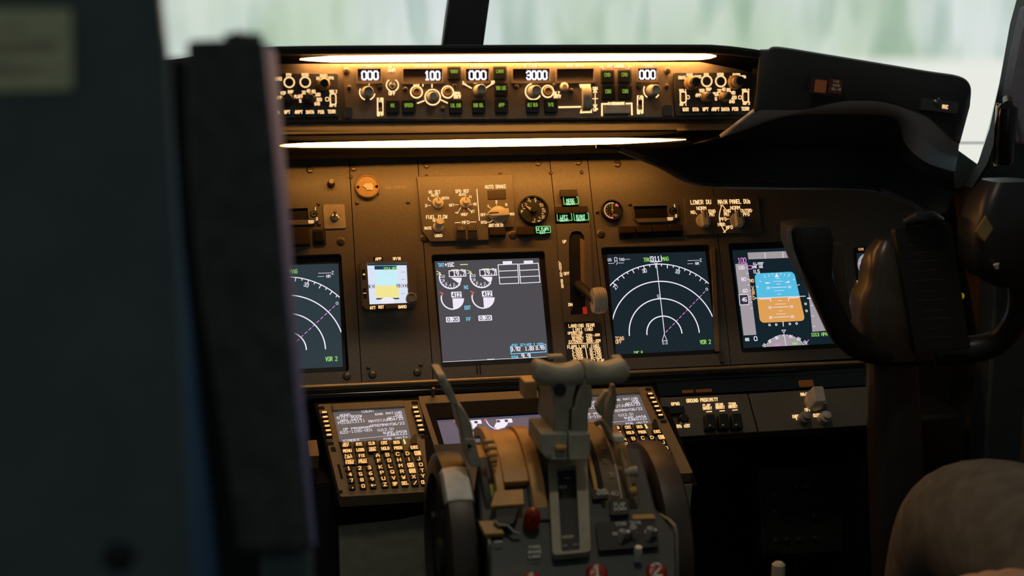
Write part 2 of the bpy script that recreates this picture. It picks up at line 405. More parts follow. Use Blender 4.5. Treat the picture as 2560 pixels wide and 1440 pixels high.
def e_dark(b):
    for ox, oy in ((0, 0), (76.7, -2.3)):
        b.text(1141+ox, 736.7+oy, '412', 19, 10, wf(3), 1.7)
        x, y = (1132, 798.7) if ox == 0 else (1213, 795); b.text(x, y, '0.20', 26, 8, wf(3), 1.6)
        b.prectf(1130+ox, 684.8+oy, 9, 8, wf(3))
def e_cyan(b):
    b.text(1102.7, 662.6, 'TAT', 14, 8, wf(1), 1.7); b.text(1166, 718, 'N1', 10, 8, wf(1), 1.7); b.text(1169, 769, 'EGT', 14, 8, wf(1), 1.7); b.text(1171.5, 798, 'FF', 10, 8, wf(1), 1.7)
    b.pline([(1281, 863), (1276, 867), (1278, 885), (1365, 879.5), (1364, 861), (1358, 860)], 2, wf(1)); b.text(1319, 862, 'FUEL QTY-KGS X 1000', 77, 6.5, wf(1), 1.1); b.text(1288, 893, 'TOTAL', 19, 6.5, wf(1), 1.2)
def e_yel(b):
    b.text(1160, 661.3, '---', 17, 6, wf(1), 2.2)
    for ox, oy in ((0, 0), (76.7, -2.3)):
        b.text(1096.5+ox, 682+oy, '>', 8, 8, wf(1), 1.8); b.text(1143+ox, 674.3+oy, '---.-', 28, 5, wf(1), 1.8)
def e_red(b):
    for ox, oy in ((0, 0), (76.7, -2.3)): b.pline([(1100+ox, 730+oy), (1107, 734)] if 0 else [(1100+ox, 731+oy), (1107.5+ox, 733.5+oy), (1104+ox, 739+oy)], 2.6, wf(2))
marks(T, s, [('sc_white', e_white), ('sc_ink', e_dark), ('sc_cyan', e_cyan), ('sc_yellow', e_yel), ('sc_red', e_red)])

# primary flight display
S_P = [(1859, 870.5), (2106, 858), (2074, 614), (1830, 626)]
T, t, s = display('square horizon screen in blue and orange, partly behind the control yoke', H_P, S_P, 'screen_flight', 1965, 742)
att = rquad([T.uv(1900, 807.5, .0003), T.uv(2013, 802, .0003), T.uv(1985, 679, .0003), T.uv(1885.5, 684, .0003)], .009, 6)
hz0, hz1 = T.uv(1880, 745.8), T.uv(2010, 740.4)
def clip(poly, above):
    def sd(p): return ((hz1[0]-hz0[0])*(p[1]-hz0[1])-(hz1[1]-hz0[1])*(p[0]-hz0[0]))*(1 if above else -1)
    out = []
    for i in range(len(poly)):
        a, e = poly[i-1], poly[i]; da, de = sd(a), sd(e)
        if (da > 0) != (de > 0): k = da/(da-de); out.append((a[0]+(e[0]-a[0])*k, a[1]+(e[1]-a[1])*k))
        if de > 0: out.append(e)
    return out
def p_tape(b):
    b.pflat([(1871, 648.4), (2016, 643), (2013, 626), (1868.7, 631.5)], wf(0)); b.pflat([(1859, 838.5), (1891, 837), (1868.7, 658), (1838, 660)], wf(0))
    b.pflat([(2031, 829.6), (2066, 826.5), (2046, 644), (2012, 645)], wf(0)); c = T.uv(1966.5, 897); n = 24
    b.flat([T.uv(1906, 866.5)]+[(c[0]+.0415*math.cos(R(151-i*122/n)), c[1]+.0415*math.sin(R(151-i*122/n))) for i in range(n+1)]+[T.uv(2022, 861)], wf(0))
def p_white(b):
    b.pline([(1912, 632), (1913.2, 646)], 1.3, wf(2)); b.pline([(1957, 630), (1958, 644)], 1.3, wf(2))
    for x, y, tx in ((1853, 669, '100'), (1859, 698, '80'), (1862.8, 727, '60')): b.text(x, y, tx, 15 if len(tx) == 3 else 11, 8, wf(2), 1.3)
    for i in range(8):
        y = 669+i*14.5; x = 1869+(y-660)*.122; b.pline([(x-5, y), (x-1, y-.2)], 1.2, wf(2))
    b.pline([(1847.5, 737), (1869, 736), (1872.5, 748), (1871.5, 761), (1850, 762.5), (1847.5, 737)], 1.5, wf(3)); b.text(1861, 749, '45', 11, 9, wf(4), 1.7)
    b.text(1896, 659, 'ILL/000*', 28, 5.5, wf(2), 1.1); b.text(1894.3, 667, 'DME 165', 25, 5.5, wf(2), 1.1); b.text(1890.5, 678.7, 'ILS', 16, 8.5, wf(2), 1.5)
    b.text(1868, 848.7, 'GS', 9, 6.5, wf(2), 1.5); b.text(1889, 846.5, '0', 7, 10, wf(2), 1.8)
    b.pline([(1888, 745.6), (2013, 740.3)], 1.6, wf(3))
    b.pline([(1899, 748), (1926.5, 746.6), (1927, 753)], 1.8, wf(4)); b.pline([(1996, 744), (1971, 745), (1971.6, 751)], 1.8, wf(4))
    cx, cy = 1949, 743
    for k, w in ((-8, 8), (-16.5, 24), (-25, 8), (-33, 10), (-40, 22), (-47, 9), (8.5, 10), (17, 25), (25, 10), (34, 8), (42, 24), (49, 10)):
        x = cx+k*.095; b.pline([(x-w/2, cy+k+w*.02), (x+w/2, cy+k-w*.02)], 1.0, wf(3))
    for k, tx in ((-24.5, '10'), (24.5, '10'), (49.5, '20')):
        x = cx+k*.095; b.pline([(x-20, cy+k+1), (x+20, cy+k-1)], 1.2, wf(3)); b.text(x-27, cy+k+1.3, tx, 7, 5, wf(3), 1); b.text(x+27, cy+k-1.2, tx, 7, 5, wf(3), 1)
    for x0, y0, x1, y1 in ((1910, 688, 1914, 694), (1921, 687, 1923, 690.5), (1931, 684, 1932, 687), (1952, 683, 1951.5, 686.5), (1962, 685.5, 1961, 689), (1974, 685, 1970, 692), (1899, 702.5, 1903, 704), (1986, 697, 1983.5, 700), (1890, 716, 1896, 717.5), (1994, 713, 1999, 711.5)): b.pline([(x0, y0), (x1, y1)], 1.3, wf(3))
    b.pflat([(1937, 693), (1947, 692.6), (1941.5, 682.5)], wf(3)); b.pflat([(1913.5, 705), (1927, 707), (1920, 709), (1914, 709)], wf(3)); b.pflat([(1961, 707), (1973, 702), (1974, 706.5)], wf(3))
    for x, y in ((1923.5, 812.6), (1940.2, 811.8), (1974.2, 810), (1991.2, 809), (2013.6, 759.8), (2016, 777.3)): c = T.uv(x, y); b.ring(c, .0011, .0022, wf(2), n=12)
    b.pline([(1957.5, 805), (1958.3, 815)], 2, wf(3)); b.pline([(1954.5, 825.5), (1964, 825), (1959.5, 832), (1954.5, 825.5)], 1.3, wf(3)); b.pline([(1960, 834), (1965, 865)], 1.3, wf(3))
    c = T.uv(1966.5, 897)
    for i in range(13):
        a = R(148-i*9.5); q = .040 if i % 2 else .0385; b.line([(c[0]+.0412*math.cos(a), c[1]+.0412*math.sin(a)), (c[0]+q*math.cos(a), c[1]+q*math.sin(a))], .0008, wf(3))
    for x, y, tx, an in ((1910.5, 863, '24', 50), (1924.6, 853, '27', 35), (1941.7, 844.6, '30', 15), (1978, 841, '01', -12), (1997, 847, '33', -30), (2013.5, 856, '03', -45)): b.text(x, y, tx, 8, 6, wf(3), 1.2, ang=an)
    for i in range(7): x, y = 2015+i*3, 660+i*26; b.pline([(x, y), (x+5, y-.3)], 1.2, wf(2))
    b.text(2024, 745.5, '-', 9, 7, wf(2), 3)
def p_mag(b):
    b.text(1855, 651, '100', 20, 12, wf(1), 1.6); b.pline([(1865.5, 669), (1869, 664.5), (1879.5, 664), (1880.5, 672), (1870, 673), (1865.5, 669)], 1.4, wf(3)); b.text(1946, 861.8, '000*', 17, 5.5, wf(3), 1.1); b.pline([(2017, 855), (2022, 850)], 1.6, wf(3))
def p_amb(b):
    b.text(1879.6, 701.7, 'NO', 9, 7, wf(2), 1.5)
    for x, y, c in ((1882, 719, 'V'), (1882.8, 726.8, 'S'), (1884, 735.5, 'P'), (1885.2, 745, 'D')): b.text(x, y, c, 5.5, 7, wf(2), 1.5)
def p_grn(b): b.text(2048, 836, '1013 HPA', 40, 8, wf(2), 1.3); b.text(1987.4, 858.7, 'MAG', 12, 5.5, wf(3), 1.1)
def p_box(b): b.pflat([(1850, 762.5), (1871.5, 761), (1869, 736), (1847.5, 737)], wf(2))
marks(T, s, [('sc_tape', p_tape), ('sc_white', p_white), ('sc_sky', lambda b: b.flat(clip(att, True), wf(1))), ('sc_ground', lambda b: b.flat(clip(att, False), wf(1))),
             ('sc_magenta', p_mag), ('sc_amber', p_amb), ('sc_green', p_grn), ('sc_ink', p_box)])

# standby horizon
T = IP.sub(970, 705, PW); t = thing('standby_display', 'small bright standby horizon screen with a round knob, left of the engine screen', 'standby display', T)
o = [(915, 772.5), (1030, 768), (1043, 757), (1040, 652), (1028, 638.5), (912, 640), (900.5, 655), (905, 762)]
scr = [(924, 761), (1022, 757), (1017, 656.5), (917.5, 657.5)]
MB(T).plate([T.uv(x, y, .016) for x, y in o], [[T.uv(x, y, .016) for x, y in scr]], 0, .016).build('housing', 'panel_paint', t, bevel=.001)
sc_ = MB(T).pprism(scr, .006, .008).build('screen', 'screen_standby', t)
b = MB(T); w = .0083
b.pflat([(938.5, 713.5), (995.5, 713), (993, 674), (936, 675)], w); b.m(1).pflat([(941, 745), (998, 744), (995.5, 714), (938.5, 714.5)], w)
b.m(2).pflat([(936.5, 674), (992, 673.5), (991.5, 664), (936, 664.5)], w); b.pflat([(1018, 663), (1017.6, 657.5), (918, 658.5), (918.4, 664)], w)
b.pflat([(922, 721), (937, 720.5), (936.4, 711.5), (921.5, 712)], w); b.pflat([(991.5, 719.5), (1019.5, 719), (1019, 709.5), (991, 710)], w)
b.pflat([(941, 749), (998, 748), (997.8, 744.6), (940.8, 745.4)], w); b.m(3).text(975.5, 671, '1014 HPA', 33, 6, w+.0003, 1.3)
b.m(4).text(929.5, 716.5, '30', 10, 7, w+.0003, 1.6); b.text(1005, 714.6, '1800', 23, 8, w+.0003, 1.6)
c = T.uv(970, 772, w); b.ring(c, .0, .019, w+.0002, 48, 132, 16)
for i in range(4): x, y = 1004, 680+i*18; b.m(5).prectf(x+4, y, 9, 1.2, w+.0002)
b.build('screen_markings', ['sc_pale_sky', 'sc_pale_yellow', 'sc_navy', 'sc_green', 'sc_white', 'sc_tape'], sc_)
b = MB(T)
for x, y, tx, wd in ((946, 647.5, 'APP', 14), (992, 646.5, 'HP/IN', 18), (932, 769.5, 'ATT', 13), (953, 767.5, 'RST', 13), (1006, 767, 'BARO', 19), (910, 686, '+', 5), (912, 733, '-', 6)): b.text(x, y, tx, wd, 6.5, .0164, 1.6)
b.build('lettering', 'legend', t)
for x, y, wd, ht in ((945, 647, 24, 9), (992, 646, 22, 9), (953, 768, 22, 9), (909, 686, 8, 26), (912, 733, 8, 26)):
    MB(T).prect(x, y, wd, ht, .0158, .0162, .001).build('key', 'black', t)
b = MB(T); k = T.sc(1029, 746)[0]; b.lathe(T.uv(1027, 748, .016), [(13*k, .016), (13*k, .026), (11*k, .028), (9*k, .028), (8.4*k, .0272)]); b.build('knob', 'knob_grey', t)
# yaw damper gauge
T = IP.sub(917.5, 469, PW); t = thing('rudder_gauge', 'round brown gauge with a white flag, above the standby screen', 'gauge', T)
k = T.sc(917, 469)[0]; MB(T).lathe((0, 0), [(31*k, 0), (31*k, .006), (29*k, .0075), (27.5*k, .0075), (26*k, .006)], 40).build('case', 'knob_bronze', t)
b = MB(T); b.pprism([(907, 465), (914, 458.5), (930, 458), (932.5, 463), (932.5, 475.5), (923, 474.5)], .006, .0075); b.build('pointer_flag', 'band_white', t)
b = MB(T); b.cyl(T.uv(917.5, 477), 2.6*k, 2.2*k, .006, .0082, 12); b.build('centre_dot', 'band_white', t)
for x, y in ((895, 467.5), (941.5, 466)): screw(x, y, 3, par=t, fr=T, w=.0062, m='seam')
# little post knob
T = IP.sub(827.5, 461, PW); t = thing('dimmer_post', 'small metal post knob alone on the panel above the lights switch', 'knob', T)
k = T.sc(827, 461)[0]; MB(T).lathe((0, 0), [(6*k, 0), (6*k, .004), (7.5*k, .005), (8*k, .014), (6.5*k, .016)], 20).build('cap', 'screw_metal', t)
MB(T).cyl((0, 0), 10*k, 9.5*k, 0, .002, 20).build('collar', 'seam', t)

# clock half hidden by the yoke
T = IP.sub(2170, 665, PW); t = thing('clock', 'square dark clock with white tick marks, half hidden behind the right yoke hub', 'clock', T)
MB(T).prism(rquad([T.uv(x, y, .004) for x, y in ((2146, 716), (2218, 712), (2212, 614), (2136, 618))], .003), 0, .004).build('case', 'black', t)
s = MB(T).prism([T.uv(x, y, .005) for x, y in ((2148, 702), (2208, 699), (2203, 630), (2142, 633))], .003, .005).build('screen', 'screen_flight', t)
b = MB(T); c = T.uv(2176, 664, .0054); k = T.sc(2176, 664)[0]
for i in range(60):
    a = R(i*6); q = 22 if i % 5 == 0 else 26; b.line([(c[0]+31*k*math.cos(a), c[1]+31*k*math.sin(a)), (c[0]+q*k*math.cos(a), c[1]+q*k*math.sin(a))], 1.3*k, .0054)
b.text(2155, 659, '50', 9, 6, .0054, 1.3); b.build('screen_markings', 'sc_white', s)
b = MB(T); b.text(2152.5, 623, 'CHR', 12, 5, .0045, 1.3); b.text(2146.5, 704.5, 'ET', 8, 6, .0045, 1.3); b.build('lettering', 'legend_soft', t)
# ------------------------------------------------------------------ switch modules, gauges and lamps on the main panel
def round_knob(T, px, py, r, h, m='knob_grey', mark=True, name='knob', par=None, w=0.0):
    k = T.sc(px, py)[0]; c = T.uv(px, py, w); b = MB(T)
    b.lathe(c, [(r*k, w), (r*k, w+h*.25), (r*k*.93, w+h*.32), (r*k*.62, w+h*.4), (r*k*.6, w+h), (r*k*.5, w+h+.001)], 26)
    if mark: b.m(1).line([(c[0], c[1]+r*k*.05), (c[0], c[1]+r*k*.48)], .0012, w+h+.0012)
    return b.build(name, [m, 'black'], par)
def bar_knob(T, px, py, r, h, ang, m='knob_cream', par=None, w=0.0, long=1.0, groove=True):
    k = T.sc(px, py)[0]; c = T.uv(px, py, w); b = MB(T); ca, sa = math.cos(R(ang)), math.sin(R(ang))
    b.lathe(c, [(r*k, w), (r*k, w+h*.22), (r*k*.94, w+h*.3)], 28)
    L, Wd = r*k*1.05*long, r*k*.46
    pl = [(-L*.92, -Wd*.95), (L*.75, -Wd*.95), (L*1.1, -Wd*.3), (L*1.1, Wd*.3), (L*.75, Wd*.95), (-L*.92, Wd*.95)]
    q = [(c[0]+x*ca-y*sa, c[1]+x*sa+y*ca) for x, y in pl]; q2 = [(c[0]+x*.9*ca-y*.8*sa, c[1]+x*.9*sa+y*.8*ca) for x, y in pl]
    b.loft([[V((x, y, w+h*.25)) for x, y in q], [V((x, y, w+h*.9)) for x, y in q], [V((x, y, w+h)) for x, y in q2]])
    if groove:
        g = [(L*.15, 0), (L*.95, 0)]; b.m(1).line([(c[0]+x*ca, c[1]+x*sa) for x, _ in g], .0016, w+h+.0003)
    return b.build('knob', [m, 'black'], par, bevel=.0008)
def legends(T, par, lst, m='legend', w=.0005, nm='lettering'):
    b = MB(T)
    for it in lst:
        if it[0] == 'L': b.pline(it[1], it[2], w)
        else: b.text(it[0], it[1], it[2], it[3], it[4], w, it[5] if len(it) > 5 else 1.5)
    return b.build(nm, m, par)
def lamp(T, px, py, wp, hp, d, m, name='indicator_lens', par=None, w=0.0): return MB(T).prect(px, py, wp, hp, w, w+d, .0012).build(name, m, par, bevel=.0006)
def annunciator(label, px, py, wp, hp, lines, group, lit=True, cat='indicator light'):
    T = IP.sub(px, py, PW); t = thing('indicator_light', label, cat, T, group)
    MB(T).prect(px, py, wp+3, hp+3, 0, .004, .001).build('housing', 'black', t)
    MB(T).prect(px, py, wp-1, hp-1, .004, .006, .001).build('lens', 'lens_dark' if lit else 'lens_amber', t)
    if lit:
        b = MB(T); k = T.sc(px, py); w_, h_ = wp*k[0]/2, hp*k[1]/2; q = rrect(0, 0, w_*2-.0012, h_*2-.0012, .001); b.line(q+[q[0]], .0011, .0064)
        b.m(1)
        for i, (tx, tw) in enumerate(lines): b.text(px+.4, py-(len(lines)-1)*4.1+i*8.2, tx, tw, 6.6, .0064, 1.35)
        b.build('lettering', ['lamp_green', 'lamp_green_text'], t)
    return t
GG = 'green landing gear and flap lights'
annunciator('green NOSE GEAR light, topmost of the three gear lights', 1425.5, 504.5, 38, 19, [('NOSE', 19), ('GEAR', 20)], GG)
annunciator('green LEFT GEAR light beside the flap gauge', 1409.4, 545.6, 38, 19, [('LEFT', 18), ('GEAR', 20)], GG)
annunciator('green RIGHT GEAR light beside the round brake pressure gauge', 1451.2, 544.6, 38, 19, [('RIGHT', 22), ('GEAR', 20)], GG)
annunciator('green LE FLAPS EXT light below the flap gauge', 1356.3, 576.7, 37, 17.5, [('LE FLAPS', 29), ('EXT', 13)], GG)
GA = 'unlit amber lamp caps'
for px, py, wd, ht, lb in ((1422, 483, 40, 16, 'unlit brown lamp cap above the NOSE GEAR light'), (1408, 525, 39, 15, 'unlit brown lamp cap above the LEFT GEAR light'), (1448.7, 524, 39, 15, 'unlit brown lamp cap above the RIGHT GEAR light'),
        (1315, 576.5, 40, 19, 'unlit brown lamp cap left of the LE FLAPS EXT light'), (1244, 577, 38, 20, 'unlit brown lamp cap below the ANTISKID lettering'), (752.5, 589, 42, 42, 'unlit square brown lamp cap at the edge of the seat back')):
    T = IP.sub(px, py, PW); t = thing('indicator_lamp', lb, 'indicator light', T, GA)
    MB(T).prect(px, py+2, wd+3, ht+6, 0, .003, .001).build('housing', 'black', t); lamp(T, px, py, wd, ht, .009, 'lens_amber', 'lens', t, .003)
T = IP.sub(798, 592, PW); t = thing('rocker_switch', 'dark square rocker switch below the lights switch', 'switch', T)
MB(T).prect(798, 592, 33, 38, 0, .003, .002).build('frame', 'black', t, bevel=.0006); MB(T).prect(798, 590, 24, 26, .003, .007, .002).build('rocker', 'lens_dark', t, bevel=.001)
# lights toggle
T = IP.sub(836.5, 541, PW); t = thing('lights_switch_plate', 'pale square plate with a metal toggle switch marked LIGHTS', 'switch', T)
MB(T).prism(rquad([T.uv(x, y, .002) for x, y in ((811, 572), (865, 570), (861, 510), (808, 511))], .003), 0, .002).build('plate', 'plate_light', t)
legends(T, t, [(835, 515.5, 'LIGHTS', 30, 6.5, 1.3), (835, 524, 'TEST', 13, 4, 1), (853, 537, 'BRT', 12, 5, 1), (836, 558, 'DIM', 12, 4, 1), ('L', [(817, 540), (818.5, 566)], 1.5)], 'print_cream', .0024)
def toggle(T, px, py, par, r=9, ln=.016, w=.0, up=(0, .5)):
    k = T.sc(px, py)[0]; c = T.uv(px, py, w)
    b = MB(T); b.lathe(c, [(r*k, w), (r*k, w+.002), (r*k*.8, w+.003), (r*k*.75, w+.005), (r*k*.4, w+.006)], 18); a = V((c[0], c[1], w+.005)); e = a+V((up[0], up[1], 1)).normalized()*ln
    b.tube([a, a.lerp(e, .6), e], [r*k*.24, r*k*.36, r*k*.42], 12); return b.build('toggle', 'steel', par)
toggle(T, 836.5, 544, t, 11, .014, .002)
# autopilot status windows with test switches
def status(label, poly, win, tx, ty):
    T = IP.sub(win[0], win[1], PW); t = thing('status_window_unit', label, 'status window', T, 'dark status windows with test switch')
    MB(T).plate([T.uv(x, y, .006) for x, y in poly], [rquad([T.uv(x, y, .006) for x, y in win[2]], .001)], 0, .006).build('frame', 'panel_paint', t, bevel=.0006)
    MB(T).pprism(win[2], 0, .002).build('window', 'lens_dark', t)
    k = T.sc(tx, ty)[0]; c = T.uv(tx, ty, .006); b = MB(T); b.cyl(c, 9.5*k, 9*k, .006, .007, 20); b.m(1).ring(c, 3.6*k, 6*k, .0073, 40, 330); b.cyl((c[0], c[1]+3*k), 2*k, 1.5*k, .007, .011, 10); b.build('test_switch', ['black', 'steel'], t)
    legends(T, t, [(tx+4, ty-13.5, '1', 3, 6, 1.4), (tx+7.5, ty+12, '2', 4, 6, 1.4), (tx-7, ty+19.5, 'TEST', 14, 6, 1.4)], 'legend', .0064)
status('wide dark status window right of the brake pressure gauge', [(1596, 556), (1680, 553.5), (1698, 540), (1692, 507), (1672, 506), (1581, 509), (1586, 546)], (1628, 529, [(1587.5, 546.5), (1672, 544), (1668, 513.5), (1584, 515.5)]), 1682.5, 527.5)
status('dark status window beside the seat back, left of LIGHTS', [(700, 563), (783, 560.5), (796, 550), (794, 512), (776, 512), (690, 514)], (756, 535, [(700, 551), (772, 549), (769, 520), (698, 522)]), 784.7, 535)
T = IP.sub(1630, 572, PW); t = thing('indicator_lamp_row', 'dark row of lamp caps below the wide status window', 'indicator light', T)
MB(T).pprism([(1549, 597), (1708, 590), (1705, 561), (1546, 567)], 0, .002).build('housing', 'black', t)
for x, wd in ((1569, 38), (1611, 38), (1652, 38), (1689, 32)): lamp(T, x, 573.5-(x-1569)*.045, wd, 17, .008, 'lens_amber', 'lens', t, .002)
# engine set / autobrake module
T = IP.sub(1200, 520, PW); t = thing('engine_and_brake_switch_panel', 'raised switch panel with N1 SET, SPD REF and AUTO BRAKE knobs', 'switch panel', T)
h = .005
MB(T).pprism([(1056, 578), (1076, 604), (1222, 600), (1221, 570), (1285, 567), (1287, 546), (1281, 436), (1042, 441)], 0, h).build('plate', 'panel_paint', t, bevel=.0006)
legends(T, t, [(1086.6, 480, 'N1 SET', 28, 7.5, 1.5), (1087, 488.3, 'AUTO', 17, 5.5, 1.3), (1113.5, 495.2, 'BOTH', 17, 5.5, 1.3), (1071, 497, '1', 3, 6), (1065, 514, '2', 4, 6), ('L', [(1069, 514), (1076.5, 513.5)], 1.3), ('L', [(1073, 500), (1078, 503.5)], 1.3),
 (1156, 478, 'SPD REF', 34, 7.5, 1.5), (1156, 486.6, 'AUTO', 17, 5.5, 1.3), (1176, 492, 'V1', 7, 5, 1.2), (1187, 510.5, 'VR', 8, 6, 1.3), (1182, 528.8, 'WT', 9, 6, 1.3), (1160.8, 536.2, 'VREF', 17, 6, 1.3), (1129.4, 512.8, 'SET', 13, 5.5, 1.3),
 ('L', [(1138, 512), (1146, 511.5)], 1.4), ('L', [(1147, 527), (1152, 519)], 1.6), ('L', [(1170, 521), (1176, 526.5)], 1.6), ('L', [(1176.5, 511.5), (1180, 511.2)], 1.4), ('L', [(1138, 531.5), (1146, 529.5), (1144, 534), (1138, 531.5)], 1.3),
 ('L', [(1192, 473), (1198.5, 551)], 2.2), (1239, 466.6, 'AUTO BRAKE', 52, 8, 1.6), (1208, 536.8, 'OFF', 12, 6, 1.4), ('L', [(1216.5, 536.5), (1224, 536)], 1.4), (1209.5, 556, 'RTO', 13, 6, 1.4), ('L', [(1218, 555.8), (1226, 555), (1232, 550)], 1.4),
 (1279.4, 535, 'MAX', 13, 6, 1.3), (1220.5, 514.5, '1', 3, 5), ('L', [(1222.5, 517), (1227, 521)], 1.5), (1240.8, 504, '2', 4, 5), ('L', [(1241.2, 508), (1241.5, 513)], 1.4), (1265.5, 511.5, '3', 4, 5),
 (1240, 563.4, 'ANTISKID', 35, 7.5, 1.5), (1092, 542.3, 'FUEL FLOW', 52, 8, 1.6), (1091, 551.4, 'RESET', 17, 5, 1.2), (1070, 570.4, 'RATE', 17, 6, 1.4), (1096.6, 589, 'USED', 18, 6, 1.4), (1164.5, 556, 'MFD', 18, 7, 1.5), ('L', [(1138, 556.6), (1151, 556.1)], 1.7), ('L', [(1176.5, 555.2), (1190, 554.6)], 1.7)], 'legend', h+.0004)
legends(T, t, [('L', [(1160, 524), (1160.6, 532)], 1.6)], 'sc_red', h+.0005)
round_knob(T, 1094.5, 508, 14, .011, 'knob_cream', par=t, w=h); round_knob(T, 1163, 507, 14, .011, 'knob_cream', par=t, w=h)
bar_knob(T, 1246, 537, 22, .013, 183, 'knob_cream', t, h, 1.15)
b = MB(T); k = T.sc(1099, 565)[0]; c = T.uv(1095, 568, h); b.lathe(c, [(13*k, h), (13*k, h+.003), (9*k, h+.005)], 24); b.tube([V((c[0], c[1], h)), V((c[0]+.001, c[1]+.002, h+.02)), V((c[0]+.001, c[1]+.003, h+.024))], [8*k, 12*k, 9*k], 18); b.build('knob', 'knob_cream', t)
MB(T).prect(1241.7, 486.5, 43, 22, h-.001, h+.0012, .001).build('lamp_lens', 'lens_amber', t)
b = MB(T); b.pline([(1219.5, 476.5), (1263, 475), (1264.5, 496.5), (1221, 498), (1219.5, 476.5)], 1.6, h+.0008); b.build('lamp_frame', 'seam', t)
MB(T).pprism([(1139, 600), (1196, 598), (1194, 562), (1137, 563.5)], h-.001, h+.003).build('button_block', 'panel_paint', t, bevel=.0006)
for x, tx in ((1152.3, 'ENG'), (1181, 'SYS')):
    MB(T).prect(x, 569, 23, 15, h+.003, h+.0045, .0012).build('push_button', 'lens_dark', t); MB(T).prect(x+.5, 588, 23, 18, h+.003, h+.0045, .001).build('push_button', 'black', t)
    b = MB(T); k = T.sc(x, 569); c = T.uv(x, 569, h+.0048); q = rrect(c[0], c[1], 20*k[0], 12*k[1], .0012); b.line(q+[q[0]], .0006, h+.0049); b.text(x, 569, tx, 14, 7, h+.005, 1.1); b.build('lettering', 'print_cream', t)
# flap position gauge
T = IP.sub(1332.5, 527.5, PW); t = thing('flap_gauge', 'round black flap position gauge with white numbers 1 to 40', 'gauge', T); k = T.sc(1332, 527)[0]
MB(T).lathe((0, 0), [(37.5*k, 0), (37.5*k, .006), (35*k, .0075), (33.5*k, .0075), (32.5*k, .004)], 40).build('case', 'black', t)
b = MB(T)
for x, y, tx, a in ((1303.3, 528.8, 'UP', 0), (1306, 513.5, '1', 0), (1321.5, 499.5, '2', 0), (1338.5, 499, '5', 0), (1353.5, 513, '10', 0), (1359.5, 527, '15', 0), (1358, 542.5, '25', 0), (1348, 554, '30', 0), (1333.5, 557, '40', 0)): b.text(x, y, tx, 4 if len(tx) < 2 else 8, 6.5, .0045, 1.4)
for i in range(9):
    a = R(168-i*32); b.line([(26*k*math.cos(a), 26*k*math.sin(a)), (22*k*math.cos(a), 22*k*math.sin(a))], 2.2*k, .0045)
b.build('dial_lettering', 'legend_soft', t)
b = MB(T); b.pprism([(1311, 512), (1330, 520), (1326, 527)], .0052, .0062); b.m(1).cyl((0, 0), 8.5*k, 7.5*k, .004, .010, 22); b.build('needle', ['print_cream', 'black'], t)
# brake pressure gauge
T = IP.sub(1528.5, 528.5, PW); t = thing('brake_pressure_gauge', 'small round brake pressure gauge with orange and red arc', 'gauge', T); k = T.sc(1528, 528)[0]
MB(T).lathe((0, 0), [(27*k, 0), (27*k, .007), (25*k, .0085), (24*k, .0085), (23*k, .005)], 36).build('case', 'black', t)
b = MB(T); b.ring((0, 0), 17.5*k, 20.5*k, .0055, 70, 262, 40); b.m(1).ring((0, 0), 16*k, 21*k, .0056, 32, 58, 10); b.ring((0, 0), 17*k, 21*k, .0056, 250, 272, 8)
b.m(2)
for i in range(8):
    a = R(50+i*31); b.line([(15.5*k*math.cos(a), 15.5*k*math.sin(a)), (12.5*k*math.cos(a), 12.5*k*math.sin(a))], 1.1*k, .0055)
b.text(1539, 538, 'PSI', 12, 5, .0056, 1.0); b.build('dial_markings', ['legend_soft', 'sc_red', 'print_cream'], t)
b = MB(T); b.line([(-1*k, -6*k), (1*k, 14*k)], 2.2*k, .0064); b.cyl((0, 0), 3*k, 2.5*k, .005, .008, 14); b.build('needle', 'print_cream', t)
# display selector panel
T = IP.sub(1800, 540, PW); t = thing('display_selector_panel', 'dark switch panel with LOWER DU and MAIN PANEL DUs knobs', 'switch panel', T); h = .004
MB(T).pprism([(1716, 588), (1904, 580), (1897, 490), (1710, 494)], 0, h).build('plate', 'panel_paint', t, bevel=.0006)
arc = [(1804+(-1)*(18*math.sin(R(a))*.55)+ (a/180*9), 515+a/180*66) for a in range(0, 181, 15)]
legends(T, t, [(1752, 505.3, 'LOWER DU', 50, 9.5, 1.8), (1753.4, 520.5, 'NORM', 23, 7.5, 1.5), (1732.5, 530.5, 'ND', 10, 7, 1.5), ('L', [(1739, 533), (1742, 535.5)], 1.4), ('L', [(1754, 526), (1754.3, 531)], 1.3), (1780, 528, 'ENG', 16, 7, 1.5), (1780.5, 536.5, 'PRI', 12, 7, 1.4),
 (1835.5, 504, 'MAIN PANEL DUs', 80, 9.5, 1.8), (1838, 519.3, 'NORM', 23, 7.5, 1.5), (1866, 526.5, 'OUTBD', 27, 7, 1.5), (1866, 536, 'PFD', 15, 7, 1.5), (1817.8, 527.3, 'ENG', 16, 7, 1.5), (1817, 536.3, 'PRI', 13, 7, 1.4), (1808.5, 547.8, 'PFD', 16, 7, 1.5), ('L', [(1818, 547.3), (1822, 547)], 1.3),
 (1802.8, 561, 'INBD', 19, 7, 1.5), (1823.7, 568.3, 'MFD', 16, 7, 1.5), ('L', [(1801, 514), (1806.5, 513), (1813, 522)], 1.8), ('L', arc, 1.8), ('L', [(1809, 581), (1820, 571)], 1.8), ('L', [(1838, 525), (1838.3, 529)], 1.3), ('L', [(1829, 562), (1832, 558)], 1.4)], 'legend', h+.0004)
bar_knob(T, 1757.5, 553, 18, .015, 90, 'knob_cream', t, h); bar_knob(T, 1842.5, 552, 18, .015, 90, 'knob_cream', t, h)
